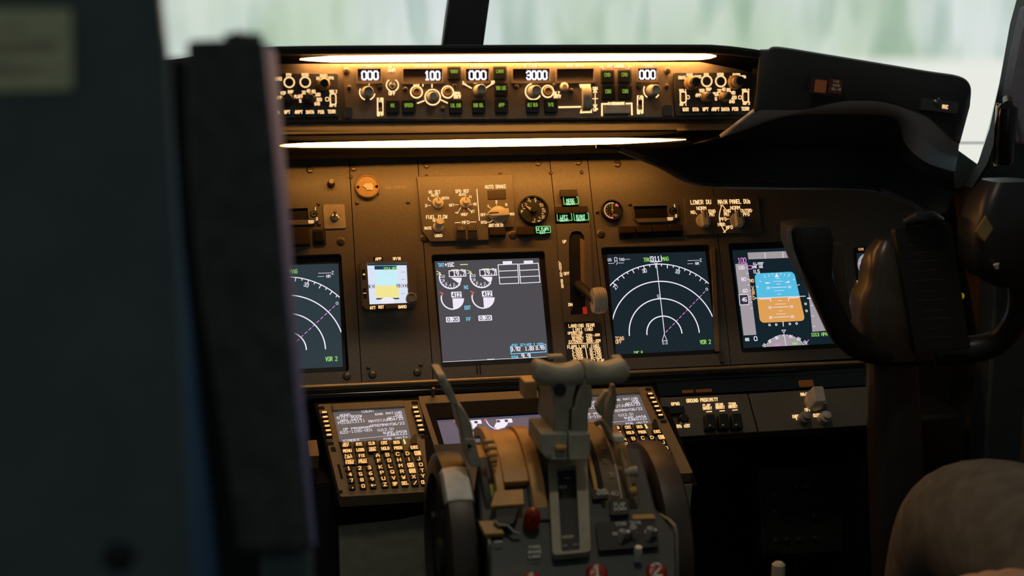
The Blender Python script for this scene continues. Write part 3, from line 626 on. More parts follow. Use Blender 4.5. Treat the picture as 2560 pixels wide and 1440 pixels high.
# landing gear lever panel
T = IP.sub(1440, 700, PW); t = thing('landing_gear_lever', 'landing gear lever with a ribbed wheel knob in a tall slot', 'landing gear lever', T); h = .004
slot = [(1427, 787), (1464, 785), (1462, 620), (1461, 590), (1452, 579), (1441, 577), (1430, 580), (1423, 592), (1422, 620)]
MB(T).plate([T.uv(x, y, h) for x, y in ((1411, 806), (1487, 802), (1474, 557), (1391, 560))], [[T.uv(x, y, h) for x, y in slot]], 0, h).build('slot_plate', 'panel_paint', t, bevel=.0006)
MB(T).pprism(slot, 0, .0006).build('slot_well', 'black', t)
MB(T).pprism([(1453, 740), (1463, 740), (1461, 600), (1450, 596)], .0006, .0022).build('slot_guide', 'knob_bronze', t)
b = MB(T)
for x, y, tx, wd in ((1411, 604, 'UP', 8), (1416.5, 684, 'OFF', 13), (1426, 761.5, 'DN', 9)): b.text(x, y, tx, wd, 6.5, h+.0004, 1.5)
for i, ch in enumerate('LANDING GEAR'): b.text(1399.5+i*.62, 655+i*5.7, ch, 4.5, 4.6, h+.0004, 1.2)
b.build('lettering', 'legend', t)
a = T.uv(1446, 712, .004); e = T.uv(1488, 750, .05); b = MB(T); b.tube([V((a[0], a[1], .0)), V((a[0]*.6+e[0]*.4, a[1]*.6+e[1]*.4, .022)), V((e[0], e[1], .045))], [.009, .0075, .006], 10); b.build('lever_arm', 'black', t)
cx, cy = T.uv(1495, 753, .045); k = T.sc(1495, 753)[0]; b = MB(T); n = 40; rings = []
for j in range(-6, 7):
    x = j/6*15.5*k; r0 = 32*k*(1-.10*(j/6)**4)-(.0012 if j % 2 else 0); rings.append([V((cx+x, cy+r0*math.sin(2*pi*i/n), .05+.020*math.cos(2*pi*i/n)*(r0/(32*k)))) for i in range(n)])
b.loft(rings); b.build('wheel_knob', 'knob_cream', t)
b = MB(T); b.tube([V((cx-17*k, cy, .05)), V((cx+17*k, cy, .05))], .006, 14); b.build('wheel_axle', 'knob_grey', t)
MB(T).prect(1463, 776, 9, 18, .0006, .005, .001).build('red_lamp', 'red_glow', t)
# limit placard
T = IP.sub(1457, 860, PW); t = thing('limit_placard', 'backlit placard of landing gear and flap speed limits above the thrust levers', 'placard', T)
MB(T).pprism([(1419, 918), (1512, 913), (1502, 806), (1410, 810)], 0, .0015).build('plate', 'dark_face', t)
ls = [(1454, 813.8, 'LANDING GEAR', 64, 7.5, 1.5), (1458, 823.6, 'LIMIT (IAS)', 50, 7.5, 1.5), (1438, 832.3, 'OPERATING', 36, 5.6, 1.2), (1442, 839.3, 'EXTEND', 25, 5.6, 1.2), (1445, 846, 'RETRACT', 28, 5.6, 1.2), (1439.3, 853.6, 'EXTENDED', 34, 5.6, 1.2),
 (1482, 837.6, '270K-.82M', 34, 5.6, 1.2), (1473.5, 845.3, '235K', 15, 5.6, 1.2), (1483.8, 852, '320K-.82M', 34, 5.6, 1.2), ('L', [(1421, 859.6), (1497, 857)], 1.8), (1459, 865.8, 'FLAPS LIMIT (IAS)', 80, 7.5, 1.5), (1482, 902.5, '230K ALT FLAP', 56, 7, 1.4), ('L', [(1464, 870), (1468.5, 896)], 2)]
for i, (a, c) in enumerate((('1-250K', '15-200K'), ('2-250K', '25-190K'), ('5-250K', '30-175K'), ('10-210K', '40-162K'))): ls += [(1442+i*1.2, 873+i*7.6, a, 25, 5.6, 1.2), (1487+i*1.2, 871.8+i*7.4, c, 28, 5.6, 1.2)]
legends(T, t, ls, 'legend', .0019)
# ------------------------------------------------------------------ glareshield, its lights, and the mode control panel
def smooth_st(st, n):                          # densify a list of tuples (piecewise linear, eased by Catmull-Rom)
    out = []
    for i in range(len(st)-1):
        p0, p1, p2, p3 = st[max(i-1, 0)], st[i], st[i+1], st[min(i+2, len(st)-1)]
        for k in range(n):
            t = k/n; out.append(tuple(.5*((2*b)+(-a+c)*t+(2*a-5*b+4*c-d)*t*t+(-a+3*b-3*c+d)*t**3) for a, b, c, d in zip(p0, p1, p2, p3)))
    out.append(st[-1]); return out
GO = W(1300, 130, 1.95); GF = WF(GO)
gl = thing('glareshield', 'black glareshield hood stretching below the windscreen', 'glareshield', GF)
b = MB(GF); rings = []
for x, y in smooth_st([(-180, 205), (150, 175), (330, 152), (430, 148), (560, 128), (700, 115.5), (1200, 112), (1700, 111), (1800, 113), (1880, 122), (1935, 131)], 6):
    rings.append([W(x, y+3, 2.52)-GO, W(x, y+1, 1.93)-GO, W(x, y, 1.905)-GO, W(x, y+2, 1.893)-GO, W(x, y+8, 1.888)-GO, W(x, y+20, 1.889)-GO, W(x, y+22, 1.895)-GO, W(x, y+24, 1.955)-GO, W(x, y+78, 2.00)-GO, W(x, y+60, 2.52)-GO])
b.loft(rings).build('brow', 'matte_black', gl)
# housing round the control panels (plane just behind the panel faces)
b = MB(GF); G2 = MCP
def gp(x, y, w): return MCP.O+MCP.u*MCP.uv(x, y, w)[0]+MCP.v*MCP.uv(x, y, w)[1]+MCP.n*w-GO
pl = [(600, 303), (1888, 291), (1890, 186), (1840, 172), (1750, 155), (700, 160), (610, 178)]
b.loft([[gp(x, y, -.25) for x, y in pl], [gp(x, y, -.006) for x, y in pl]]).build('control_bay', 'mcp_paint', gl)
MB(GF).loft([[W(x, y, Y)-GO for x, y in ((1878, 180), (1896, 140), (1936, 124), (1940, 200), (1925, 275), (1880, 306))] for Y in (1.975, 2.35)]).build('bay_cheek', 'mcp_paint', gl)
MB(GF).loft([[W(x, y, Y)-GO for x, y in ((-150, 215), (605, 165), (605, 380), (-150, 420))] for Y in (2.0, 2.4)]).build('side_fill', 'matte_black', gl)
b = MB(GF); b.loft([[gp(x, y, -.03) for x, y in ((600, 301), (600, 306), (1890, 295), (1890, 289))], [gp(x, y, .003) for x, y in ((600, 302), (600, 307), (1890, 296), (1890, 291))]]).build('bay_trim', 'black', gl)
# sloping underside, bead and lamp backing
mat('under_skin', (.05, .027, .009), .42, noise=.05, nscale=200)
b = MB(GF); rows = []
for x in range(520, 1881, 40):
    t = (x-695)/1015; y0 = 304-5*t; dy = -13*t
    rows.append([W(x, y0, 1.945)-GO, W(x, y0+12+dy*.3, 2.02)-GO, W(x, 326+dy*.7, 2.10)-GO, W(x, 336+dy*.95, 2.155)-GO])
b.loft(rows, closed=False).build('underside', 'under_skin', gl, solid=.003)
b = MB(GF); b.tube([W(x, 334-13*(x-695)/1015*.95, 2.15)-GO for x in range(520, 1720, 30)], .0045, 10).build('underside_bead', 'under_skin', gl)
b = MB(GF); b.loft([[W(x, 340-14*(x-695)/1015, 2.281)-GO, W(x, 372-16*(x-695)/1015, 2.281)-GO, W(x, 399-20*(x-695)/1015, 2.315)-GO, W(x, 398-20*(x-695)/1015, 2.320)-GO, W(x, 352-14*(x-695)/1015, 2.325)-GO, W(x, 352-14*(x-695)/1015, 2.42)-GO, W(x, 320-14*(x-695)/1015, 2.30)-GO] for x in (-150, 430, 1000, 1500, 1900)]).build('lamp_backing', 'matte_black', gl)
# right hood: fascia, arch, recess as thick shells
T_ = [(1900, 128), (1922, 127), (1945, 121), (2060, 139), (2200, 162), (2320, 182), (2395, 194), (2421, 215), (2421, 250), (2419, 266)]
F_ = [(1886, 276), (1907, 268), (2008, 268), (2105, 247), (2199, 247), (2269, 266), (2321, 288), (2359, 322), (2385, 345), (2398, 352)]
A_ = [(1800, 341), (1869, 317), (1939, 293), (2015, 282), (2199, 284), (2248, 303), (2262, 348), (2286, 383), (2324, 411), (2386, 430)]
M_ = [(1690, 372), (1790, 372), (1890, 372), (2000, 372), (2150, 375), (2222, 385), (2246, 405), (2280, 430), (2330, 455), (2388, 478)]
L_ = [(1545, 372), (1640, 410), (1745, 457), (1960, 466), (2080, 466), (2180, 471), (2235, 490), (2290, 515), (2335, 545), (2368, 535)]
YT = [1.89, 1.885, 1.88, 1.875, 1.865, 1.855, 1.85, 1.85, 1.86, 1.88]; n9 = range(10)
def shell(rows, name, m, th=.005):
    b = MB(GF); rr = [smooth_st([(x, y, Y) for (x, y), Y in zip(r, ys)], 4) for r, ys in rows]
    b.loft([[W(x, y, Y)-GO for x, y, Y in r] for r in zip(*rr)], closed=False); return b.build(name, m, gl, solid=th)
shell([([(x, y+4) for x, y in T_], [2.5]*10), (T_, [y+.012 for y in YT]), ([(x, y+3) for x, y in T_], YT), ([(x*.6+u*.4, y*.6+v*.4) for (x, y), (u, v) in zip(T_, F_)], [y-.006 for y in YT]), (F_, YT), ([(x, y+2) for x, y in F_], [y+.006 for y in YT])], 'hood_fascia', 'hood_skin')
shell([(F_, [y+.006 for y in YT]), ([(x*.5+u*.5, y*.5+v*.5) for (x, y), (u, v) in zip(F_, A_)], [1.935]*10), (A_, [1.99, 1.99, 1.99, 1.99, 1.99, 1.985, 1.97, 1.95, 1.93, 1.92])], 'hood_arch', 'arch_lit_skin')
shell([(A_, [1.99, 1.99, 1.99, 1.99, 1.99, 1.985, 1.97, 1.95, 1.93, 1.92]), (M_, [2.12, 2.10, 2.07, 2.05, 2.05, 2.04, 2.02, 2.0, 1.96, 1.94]), ([(x, y-9) for x, y in L_], [2.14, 2.10, 2.06, 2.035, 2.03, 2.02, 2.0, 1.98, 1.95, 1.94]), (L_, [2.145, 2.105, 2.065, 2.04, 2.03, 2.025, 2.01, 1.99, 1.96, 1.95]), ([(x+4, y+5) for x, y in L_], [2.2, 2.16, 2.13, 2.10, 2.09, 2.08, 2.06, 2.04, 2.0, 1.98])], 'hood_recess', 'hood_skin')
b = MB(GF); b.tube([W(x, y, Y)-GO for x, y, Y in smooth_st([(1490, 366, 2.15), (1560, 376, 2.14), (1640, 408, 2.10), (1745, 456, 2.06), (1840, 462, 2.045), (1960, 465, 2.035), (2080, 465, 2.025), (2170, 469, 2.02), (2200, 478, 2.01)], 5)], .0032, 8).build('hood_lip', 'black', gl)
# lamps and lettering on the hood fascia
HF = Fr(W(2070, 215, 1.855), (1, -.09, -.12), (0, .12, 1))
def hfp(px, py, wp, hp, w1, m, nm, par, rnd=.001):
    f2 = HF.sub(px, py); b = MB(f2); b.prect(px, py, wp, hp, -.004, w1, rnd); o = b.build(nm, m, None); return o
T = HF.sub(2068, 215); t = thing('warning_light_unit', 'small unlit orange and red warning lights set in the black hood', 'warning light', T)
MB(T).prect(2066, 216, 82, 42, -.006, .003, .001).build('housing', 'black', t)
MB(T).prect(2052, 215.5, 28, 31, .003, .006, .001).build('amber_lens_or_reflection', 'amber_glow', t)
mat('lens_red', (.10, .018, .012), .3)
MB(T).prect(2088, 216, 33, 36, .003, .006, .001).build('red_lens', 'lens_red', t)
b = MB(T)
for i, (tx, wd) in enumerate((('FIRE', 14), ('WARN', 17), ('BELL CUT', 24))): b.text(2091, 204+i*9.5, tx, wd, 5.5, .0064, 1.1)
b.build('lettering', 'faint_print', t)
T = HF.sub(2363, 266); t = thing('map_light_switch', 'small switch with an orange glowing mark at the outer end of the hood', 'switch', T)
MB(T).prect(2350, 264, 92, 30, -.02, .004, .003).build('plate', 'dark_face', t); legends(T, t, [(2363, 267, 'MIC', 13, 8, 2)], 'legend', .0045); toggle(T, 2337, 254, t, 6, .008, .004)
# ------------------------------------------------------------------ the two glowing light strips (real lamps)
def strip(label, pts, rads, mm, nm='light_strip'):
    O = W(*pts[len(pts)//2]); f = WF(O); t = thing(nm, label, 'light strip', f, 'warm light strips of the glareshield')
    b = MB(f); b.tube([W(*p)-O for p in pts], rads, 10); b.build('glowing_tube', mm, t)
    b = MB(f); b.tube([W(p[0], p[1]-3, p[2]+.005)-O for p in pts], .003, 8); b.build('holder', 'matte_black', t)
k1 = mpp(1.905); k2 = mpp(2.27)
strip('upper glowing light strip above the numeric readouts', [(750, 148.5, 1.950), (775, 148.3, 1.950), (830, 147.8, 1.950), (1000, 146.5, 1.950), (1300, 144.5, 1.950), (1600, 142.6, 1.950), (1750, 141.6, 1.950), (1775, 141, 1.950), (1790, 140.5, 1.950)], [k1*a for a in (1, 3.8, 7.4, 8.4, 8.8, 8.8, 8, 5.5, 1)], 'strip_light')
strip('lower glowing light strip just above the instrument panel', [(693, 364.5, 2.27), (712, 364, 2.27), (760, 363, 2.27), (900, 361.5, 2.27), (1150, 358.5, 2.27), (1350, 355.5, 2.27), (1550, 352.3, 2.27), (1650, 350.5, 2.27), (1715, 349, 2.27)], [k2*a for a in (1, 3.6, 5.8, 7.8, 9.6, 9.6, 8, 4.5, .8)], 'strip_light_low')
# ------------------------------------------------------------------ mode control panel
T = MCP.sub(1275, 228); t = thing('mode_control_panel', 'long brown autopilot control panel with bright white number readouts', 'control panel', T)
wins = [(923, 187.5, 58, 31), (1057, 188, 98, 32), (1193.5, 187, 58, 30), (1328, 187, 92, 30), (1438, 187, 92, 30), (1618.5, 185.5, 47, 29)]
def wrect(x, y, a, c): k = T.sc(x, y); q = T.uv(x, y); return rrect(q[0], q[1], a*k[0], c*k[1], .001, 3)
MB(T).plate(rquad([T.uv(x, y) for x, y in ((866, 298), (1686, 292), (1664, 157), (857, 162))], .003), [wrect(*w) for w in wins], -.014, 0).build('faceplate', 'mcp_paint', t, bevel=.0006)
b = MB(T)
for x, y, a, c in wins:                               # raised lip round each readout
    q = wrect(x, y+1, a+9, c+10); b.plate(q, [wrect(x, y, a, c)], 0, .0016)
b.build('readout_rim', 'mcp_paint', t)
for (x, y, a, c), (tx, cx, wd) in zip(wins, (('000', 925, 40), ('100', 1081, 36), ('000', 1194, 41), ('3000', 1342, 50), ('', 0, 0), ('000', 1618.5, 38))):
    o = MB(T).prect(x, y, a, c, -.009, -.006).build('readout_window', 'screen_blank', t)
    if tx: MB(T).text(cx, y+1, tx, wd, 20, -.0055, 4.2).build('lettering', 'digit_white', o)
def button(px, py, tx, wd, s=34, lit='mcp_green', par=None, TT=None):
    TT = TT or T; par = par or t
    b = MB(TT); b.prect(px, py, s, s, -.002, .0008, .001).m(1).prect(px, py, s-6, s-6, .0008, .0048, .001).m(2).text(px, py-4.5, tx, wd, 8, .0052, 1.7)
    return b.build('push_button', ['seam', 'black', lit], par)
for px, py, tx, wd in ((982, 268, 'N1', 9), (1022, 267.5, 'SPEED', 20), (1135.5, 183, 'VNAV', 18), (1250, 182.5, 'LNAV', 18), (1252.5, 224.5, 'VOR LOC', 24), (1254, 267, 'APP', 13), (1139.5, 268, 'LVL CHG', 24), (1196.5, 267.5, 'HDG SEL', 24),
                       (1331.5, 266.5, 'ALT HLD', 24), (1377, 266, 'V/S', 12), (1519, 191.5, 'CMD', 14), (1561.5, 191, 'CMD', 14), (1520.5, 233, 'CWS', 13), (1563.5, 232.5, 'CWS', 13)): button(px, py, tx, wd)
MB(T).text(1520, 185, '-', 5, 5, .0054).build('lettering', 'mcp_green', t)
def mknob(px, py, r, h, m='knob_grey', ring=False, TT=None, par=None):
    TT = TT or T; par = par or t; k = TT.sc(px, py)[0]; c = TT.uv(px, py); b = MB(TT); n = 30
    b.lathe(c, [(r*1.12*k, 0), (r*1.1*k, h*.18), (r*.92*k, h*.24), (r*.9*k, h), (r*.8*k, h+.0012)], n); return b.build('knob', m, par)
for px, py, r, h in ((918, 231, 13.5, .020), (1079, 243, 12, .020), (1197, 226, 13, .022), (1333, 229, 13.5, .022), (1629, 227, 13, .022)): mknob(px, py, r, h)
b = MB(T)
def pring(cx, cy, r, th, a0=0, a1=360): k = T.sc(cx, cy)[0]; b.ring(T.uv(cx, cy), (r-th/2)*k, (r+th/2)*k, .0006, a0, a1, 30)
pring(918, 231, 19, 3, 150, 250); pring(918, 231, 19, 3, 290, 350); pring(981, 213, 15, 3, 120, 245); pring(981, 213, 15, 3, -65, 60)
pring(1041, 230, 14.5, 3.4); pring(1119, 230, 14.5, 3.4); pring(1081.5, 243, 19, 3.2); pring(1333, 229, 19.5, 3.4, 100, 330); pring(1369, 228.5, 14.5, 3.4); pring(1629, 226, 20, 3, 150, 235); pring(1629, 226, 20, 3, 300, 330)
for p, tp in (([(923, 213), (923, 207)], 2), ([(1080, 218), (1080, 207)], 3), ([(1060, 252), (1044, 258)], 3), ([(1103, 250), (1118, 257)], 3), ([(1058, 207), (1057, 215)], 3), ([(1160, 210), (1178, 220)], 3), ([(1216, 219), (1230, 210)], 3),
              ([(1398, 268), (1451, 267)], 4), ([(1451, 213), (1474, 212.5)], 5), ([(1452, 213), (1452, 219)], 3), ([(1474, 213), (1474, 219)], 3), ([(1452, 281), (1478, 280)], 4), ([(1453, 281), (1453, 275)], 3), ([(1478, 280), (1478, 274)], 3), ([(1488, 224), (1488, 270)], 2), ([(1484, 231), (1488, 224), (1492, 231)], 2.4), ([(1484, 262), (1488, 270), (1492, 262)], 2.4), ([(1482, 247), (1494, 246.5)], 2),
              ([(1505, 288), (1505, 260), (1519, 259.5)], 4), ([(1566, 259), (1579, 258.5), (1580, 286)], 4), ([(1500, 169), (1507, 166), (1507, 172)], 2.5), ([(1580, 168), (1572, 165), (1572, 171)], 2.5), ([(944, 246), (944, 288)], 3), ([(957, 246), (957, 287)], 3), ([(1594, 242), (1594, 283)], 3), ([(1607, 242), (1607, 282)], 3)): b.pline(p, tp, .0006)
for x, y, tx, wd, ht in ((922, 166.5, 'COURSE', 31, 8), (979, 166, 'A/T', 14, 8), (979, 175.5, 'ARM', 17, 8), (1057, 166, 'IAS/MACH', 42, 8), (1193, 165.5, 'HEADING', 34, 8), (1327, 165, 'ALTITUDE', 34, 8), (1437.5, 165, 'VERT SPEED', 42, 8), (1540, 164.5, 'A/P ENGAGE', 43, 8), (1619, 165.5, 'COURSE', 29, 8),
        (980.5, 232.5, 'OFF', 16, 9), (1041, 210, 'C/O', 13, 7), (1142.5, 234, 'SPD', 15, 7), (1142.5, 242, 'INTV', 18, 7), (1392, 233, 'ALT', 14, 7), (1392.5, 241, 'INTV', 18, 7), (950, 250, 'F/D', 13, 9), (950.5, 285, 'OFF', 14, 9), (1600.5, 244, 'F/D', 13, 9), (1600.5, 280, 'OFF', 14, 9), (1488, 221, 'DN', 10, 6), (1489, 274, 'UP', 10, 6), (1541, 259, 'DISENGAGE', 40, 6),
        (1160, 207, '10', 8, 7), (1232, 206, '30', 8, 7), (1188, 208, '-', 6, 7), (1197, 206, '-', 6, 7), (1206, 207, '-', 6, 7)): b.text(x, y, tx, wd, ht, .0006, 2.0)
b.build('lettering', 'legend_bright', t)
for x, y, r in ((1041, 230, 10.5), (1119, 230, 10.5), (1369, 228.5, 10.5)):
    k = T.sc(x, y)[0]; MB(T).lathe(T.uv(x, y), [(r*k, 0), (r*k, .003), (r*.85*k, .004), (r*.6*k, .0035)], 20).build('push_button', 'knob_bronze', t)
for x, y in ((949, 218), (1598, 216)):
    k = T.sc(x, y)[0]; b = MB(T); b.lathe(T.uv(x, y), [(8*k, 0), (8*k, .001), (6*k, .0014)], 18); b.build('indicator_lens', 'black', t)
k = T.sc(1410, 217)[0]; b = MB(T); b.lathe(T.uv(1410, 217), [(11*k, 0), (11*k, .0015), (9*k, .002), (8*k, .004), (6*k, .005)], 20); b.build('light_sensor', 'knob_cream', t)
toggle(T, 980, 214, t, 8, .011); 
for x, y in ((951, 268), (1600.5, 262)):
    b = MB(T); b.prect(x, y, 10, 22, 0, .0009, .001).m(1).prect(x, y+5, 8, 10, .0009, .006, .001); b.build('rocker_switch', ['black', 'knob_bronze'], t)
b = MB(T); k = T.sc(1465, 246); c = T.uv(1465, 246); n = 40; rings = []           # thumbwheel
for j in range(7):
    x = (j-3)/3*11*k[0]; r0 = 33*k[1]*(1-.05*abs((j-3)/3)**3); rings.append([V((c[0]+x, c[1]+r0*math.cos(2*pi*i/n)*(1-(.03 if i % 2 else 0)), r0*.55*math.sin(2*pi*i/n))) for i in range(n)])
b.loft(rings); b.build('thumbwheel', 'knob_grey', t)
MB(T).prect(1543, 273, 62, 22, 0, .004, .001).build('disengage_bar', 'knob_grey', t, bevel=.001)
for x, y, r in ((866, 178, 7), (1668, 177, 7), (873, 219, 5), (1013, 223, 5), (1107, 272, 5), (1291, 216, 5), (1386, 214, 5), (1428, 227, 5), (1666, 216, 5), (1136, 214, 4)): screw(x, y, r, w=0, fr=T, par=t)
for x, y in ((869, 281), (1669, 276)): MB(T).prect(x, y, 24, 26, -.001, .003, .003).build('corner_bracket', 'dark_face', t)
# ------------------------------------------------------------------ EFIS control panels
def efis(label, poly, L, dx):
    cx = sum(p[0] for p in poly)/4; T = MCP.sub(cx, 235); t = thing('efis_control_panel', label, 'control panel', T, 'dark display control panels')
    MB(T).prism(rquad([T.uv(x, y, .001) for x, y in poly], .003), -.012, .001).build('faceplate', 'dark_face', t, bevel=.0006)
    b = MB(T)
    def rg(cx, cy, r, th): k = T.sc(cx, cy)[0]; b.ring(T.uv(cx, cy), (r-th/2)*k, (r+th/2)*k, .0016, n=28)
    for x, y in L['rings']: rg(x, y, 12.5, 4)
    for x, y, tx, wd, ht in L['txt']: b.text(x, y, tx, wd, ht, .0016, 1.9)
    for x, y in L['sw']:
        k = T.sc(x, y); c = T.uv(x, y); q = rrect(c[0], c[1], 14*k[0], 27*k[1], .003); b.line(q+[q[0]], 3.4*k[0], .0016)
    for (x, y), s_ in zip(L['btn'], L['lab']): b.text(x, y, s_, 4.6*len(s_), 7.5, .0034, 1.9)
    b.build('lettering', 'legend', t)
    for x, y, rr, m in L['knobs']:
        k = T.sc(x, y)[0]; c = T.uv(x, y, .001); b = MB(T); b.lathe(c, [(rr*1.15*k, .001), (rr*1.1*k, .008), (rr*.8*k, .010), (rr*.78*k, .017)], 24, False).m(1).lathe(c, [(rr*.74*k, .012), (rr*.74*k, .025), (rr*.6*k, .026)], 24); b.build('knob', [m, 'knob_dark'], t)
    for x, y in L['sw']: MB(T).prect(x, y, 6, 13, .001, .006, .001).build('toggle', 'knob_bronze', t)
    for x, y in L['rings']: k = T.sc(x, y)[0]; MB(T).cyl(T.uv(x, y), 9*k, 8.5*k, 0, .003, 20).build('push_button', 'black', t)
    for x, y in L['btn']: MB(T).prect(x, y, 22, 11, .001, .003, .001).build('push_button', 'black', t)
    return t
def arctx(cx, cy, r, items, wd=11, ht=7): return [(cx+r*1.2*math.sin(R(a)), cy-r*math.cos(R(a)), s_, wd*len(s_)/2, ht) for a, s_ in items]
b6 = ['WXR', 'STA', 'WPT', 'ARPT', 'DATA', 'POS', 'TERR']
bx = [(1714, 273.5), (1739, 273.5), (1764, 273), (1789, 273), (1813.5, 273), (1838, 272.5), (1863, 272)]
efis('dark display control panel at the hood end of the autopilot panel', [(1689, 291), (1884, 286), (1880, 181), (1686, 181)], dict(rings=[(1766, 203), (1801, 203.5)],
  lab=b6, txt=[] + [(1705, 194, 'RADIO', 17, 7), (1724, 187, 'MINS', 14, 6), (1745, 192, 'BARO', 15, 6), (1766, 186.5, 'FPV', 11, 6), (1801, 186, 'MTRS', 15, 6), (1841, 187.5, 'BARO', 17, 7), (1828, 194, 'IN', 7, 6), (1858, 192, 'HPA', 12, 6), (1707, 227, 'VOR 1', 17, 7), (1708, 260, 'ADF 1', 16, 7), (1720, 243, 'O', 7, 8), (1864, 226.5, 'VOR 2', 17, 7), (1866, 258, 'ADF 2', 16, 6), (1850, 243.5, 'O', 7, 8)]
   +arctx(1768, 242, 19, [(-78, 'APP'), (-36, 'VOR'), (10, 'MAP'), (68, 'PLN')], 8)+arctx(1812, 242, 19, [(-105, '5'), (-70, '10'), (-38, '20'), (-8, '40'), (24, '80'), (58, '160'), (95, '320'), (128, '640')], 8),
  sw=[(1707, 243), (1863, 242)], knobs=[(1727, 208, 15, 'knob_bronze'), (1836, 206, 15, 'knob_bronze'), (1763, 243, 11, 'knob_bronze'), (1808, 243, 11, 'knob_bronze')], btn=bx), 0)
bl = [(692, 281), (718, 280), (747, 280), (775, 280), (802.5, 280), (829, 279)]
efis('dark display control panel partly behind the seat back', [(655, 297), (850, 291), (845, 183), (650, 184)], dict(rings=[(723, 206), (763, 205.5)],
  lab=b6[1:], txt=[] + [(696, 197, 'BARO', 16, 8), (677, 190, 'IN', 8, 7), (722, 187.5, 'FPV', 12, 7), (763, 187, 'MTRS', 16, 7), (809, 189.5, 'BARO', 17, 7), (794, 196, 'IN', 8, 7), (827, 195, 'HPA', 13, 7), (833, 229, 'VOR 2', 18, 7), (832, 263.5, 'ADF 2', 15, 5), (818, 248, 'O', 8, 9)]
   +arctx(721, 248, 19, [(-78, 'APP'), (-36, 'VOR'), (14, 'MAP'), (70, 'PLN')], 8)+arctx(774, 247, 20, [(-105, '5'), (-70, '10'), (-38, '20'), (-8, '40'), (24, '80'), (58, '160'), (95, '320'), (128, '640')], 8),
  sw=[(832.5, 248)], knobs=[(809, 211, 14, 'knob_bronze'), (720, 248, 12, 'knob_dark'), (774, 247, 12, 'knob_dark')], btn=bl), 0)
mat('gloss_black', (.008, .009, .010), .12)
# ------------------------------------------------------------------ rails below the panel
b = MB(IP); P3 = lambda x, y, w: V((*IP.uv(x, y, w), w))
b.tube([P3(x, 980-(x-500)*.0452, .026) for x in range(-100, 2300, 60)], .0034, 10).build('bottom_rail', 'rail_bronze', ip)
b = MB(IP); b.tube([P3(x, 1006-(x-500)*.0452, .018) for x in range(-100, 2300, 60)], .0115, 14).build('knee_bar', 'gloss_black', ip)
b = MB(IP); b.pprism([(-100, 1056), (2300, 950), (2300, 900), (-100, 1011)], -.03, .006).build('lower_skirt', 'black', ip)
# ------------------------------------------------------------------ forward pedestal panel: lower screen and two keyboards
PB = CP.sub(1200, 1090); pb = thing('forward_pedestal', 'sloping pedestal front that carries the two glowing keyboards and the lower screen', 'pedestal', PB)
MB(PB).prism([PB.uv(x, y, -.018) for x, y in ((786, 1008), (1652, 962), (1745, 1215), (1300, 1240), (1112, 1236), (842, 1262))], -.06, -.018).build('base', 'matte_black', pb)
O = W(950, 1350, 1.97); b = MB(PB)
q = [PB.loc(W(x, y, 1.97)) for x, y in ((846, 1266), (1105, 1250))]; zb = .02; a, c = W(846, 1266, 1.97), W(1105, 1250, 1.97)
def wbox(b, fr, x0, x1, y0, y1, z0, z1):
    r = [[fr.loc(V((x, y, z))) for x, y in ((x0, y0), (x1, y0), (x1, y1), (x0, y1))] for z in (z0, z1)]; return b.loft(r)
wbox(MB(PB), PB, a.x, c.x, 1.97, 2.16, zb, a.z).build('front_cover', 'box_grey', pb, bevel=.004)
b = MB(PB); wbox(b, PB, a.x-.03, a.x, 1.99, 2.16, zb, a.z+.03).build('side_cover', 'black', pb)
MB(PB).prism([PB.uv(x, y, .002) for x, y in ((1046, 990), (1345, 974), (1347, 994), (1050, 1010))], -.012, .002).build('trim_strip', 'cdu_lit_paint', pb, bevel=.0008)
MB(PB).prism([PB.uv(x, y, 0) for x, y in ((1047, 1006), (1060, 1004), (1112, 1160), (1098, 1160))], -.02, .003).build('keyboard_divider', 'cdu_lit_paint', pb, bevel=.0008)
b = MB(PB); k = PB.sc(1082, 990)[0]; b.lathe(PB.uv(1082, 990, .002), [(5*k, .002), (5*k, .012), (6*k, .014), (4*k, .018)], 14); b.build('latch_pin', 'screw_metal', pb)
MB(PB).prect(783, 1120, 24, 40, -.03, -.005, .002).build('side_latch', 'knob_bronze', pb)
# lower display
T = CP.sub(1220, 1100); t = thing('lower_display_unit', 'lower engine display screen half hidden by the thrust levers', 'display screen', T)
so = [(1070, 1192), (1440, 1172), (1375, 994), (1054, 1010)]; si = [(1128, 1170), (1415, 1155), (1352, 1031), (1091, 1046)]
MB(T).plate([T.uv(x, y, .001) for x, y in so], [[T.uv(x, y, .001) for x, y in si]], -.02, .001).build('bezel', 'matte_black', t)
s = MB(T).prism([T.uv(x, y, -.003) for x, y in si], -.006, -.003).build('screen', 'screen_lower', t)
def lw(b):
    for ox, oy in ((0, 0), (77, -3)):
        pts = [(1139, 1055), (1142, 1061), (1149, 1069), (1160, 1075), (1170, 1076)]; b.pline([(x+ox, y+oy) for x, y in pts], 2.6, -.0027)
        b.pflat([(x+ox, y+oy) for x, y in ((1158, 1071), (1168, 1076), (1184, 1072), (1192, 1064), (1193, 1058), (1163, 1060))], -.0027)
        b.prectf(1184+ox, 1055.5+oy, 40, 10, -.0026, .001); b.prectf(1181+ox, 1086+oy, 16, 12, -.0026, .001)
    b.text(1235, 1086, '720', 20, 8, -.0026)
marks(T, s, [('sc_white', lw), ('sc_red', lambda b: [b.prectf(x, y, 6, 5, -.0025) for x, y in ((1137, 1053), (1214, 1050))]), ('sc_cyan', lambda b: b.text(1210, 1072, 'N2', 11, 7, -.0025, 1.8)), ('sc_ink', lambda b: [b.prectf(x, y, 8, 6, -.0023) for x, y in ((1190, 1055.5), (1246, 1053), (1266, 1052))])])
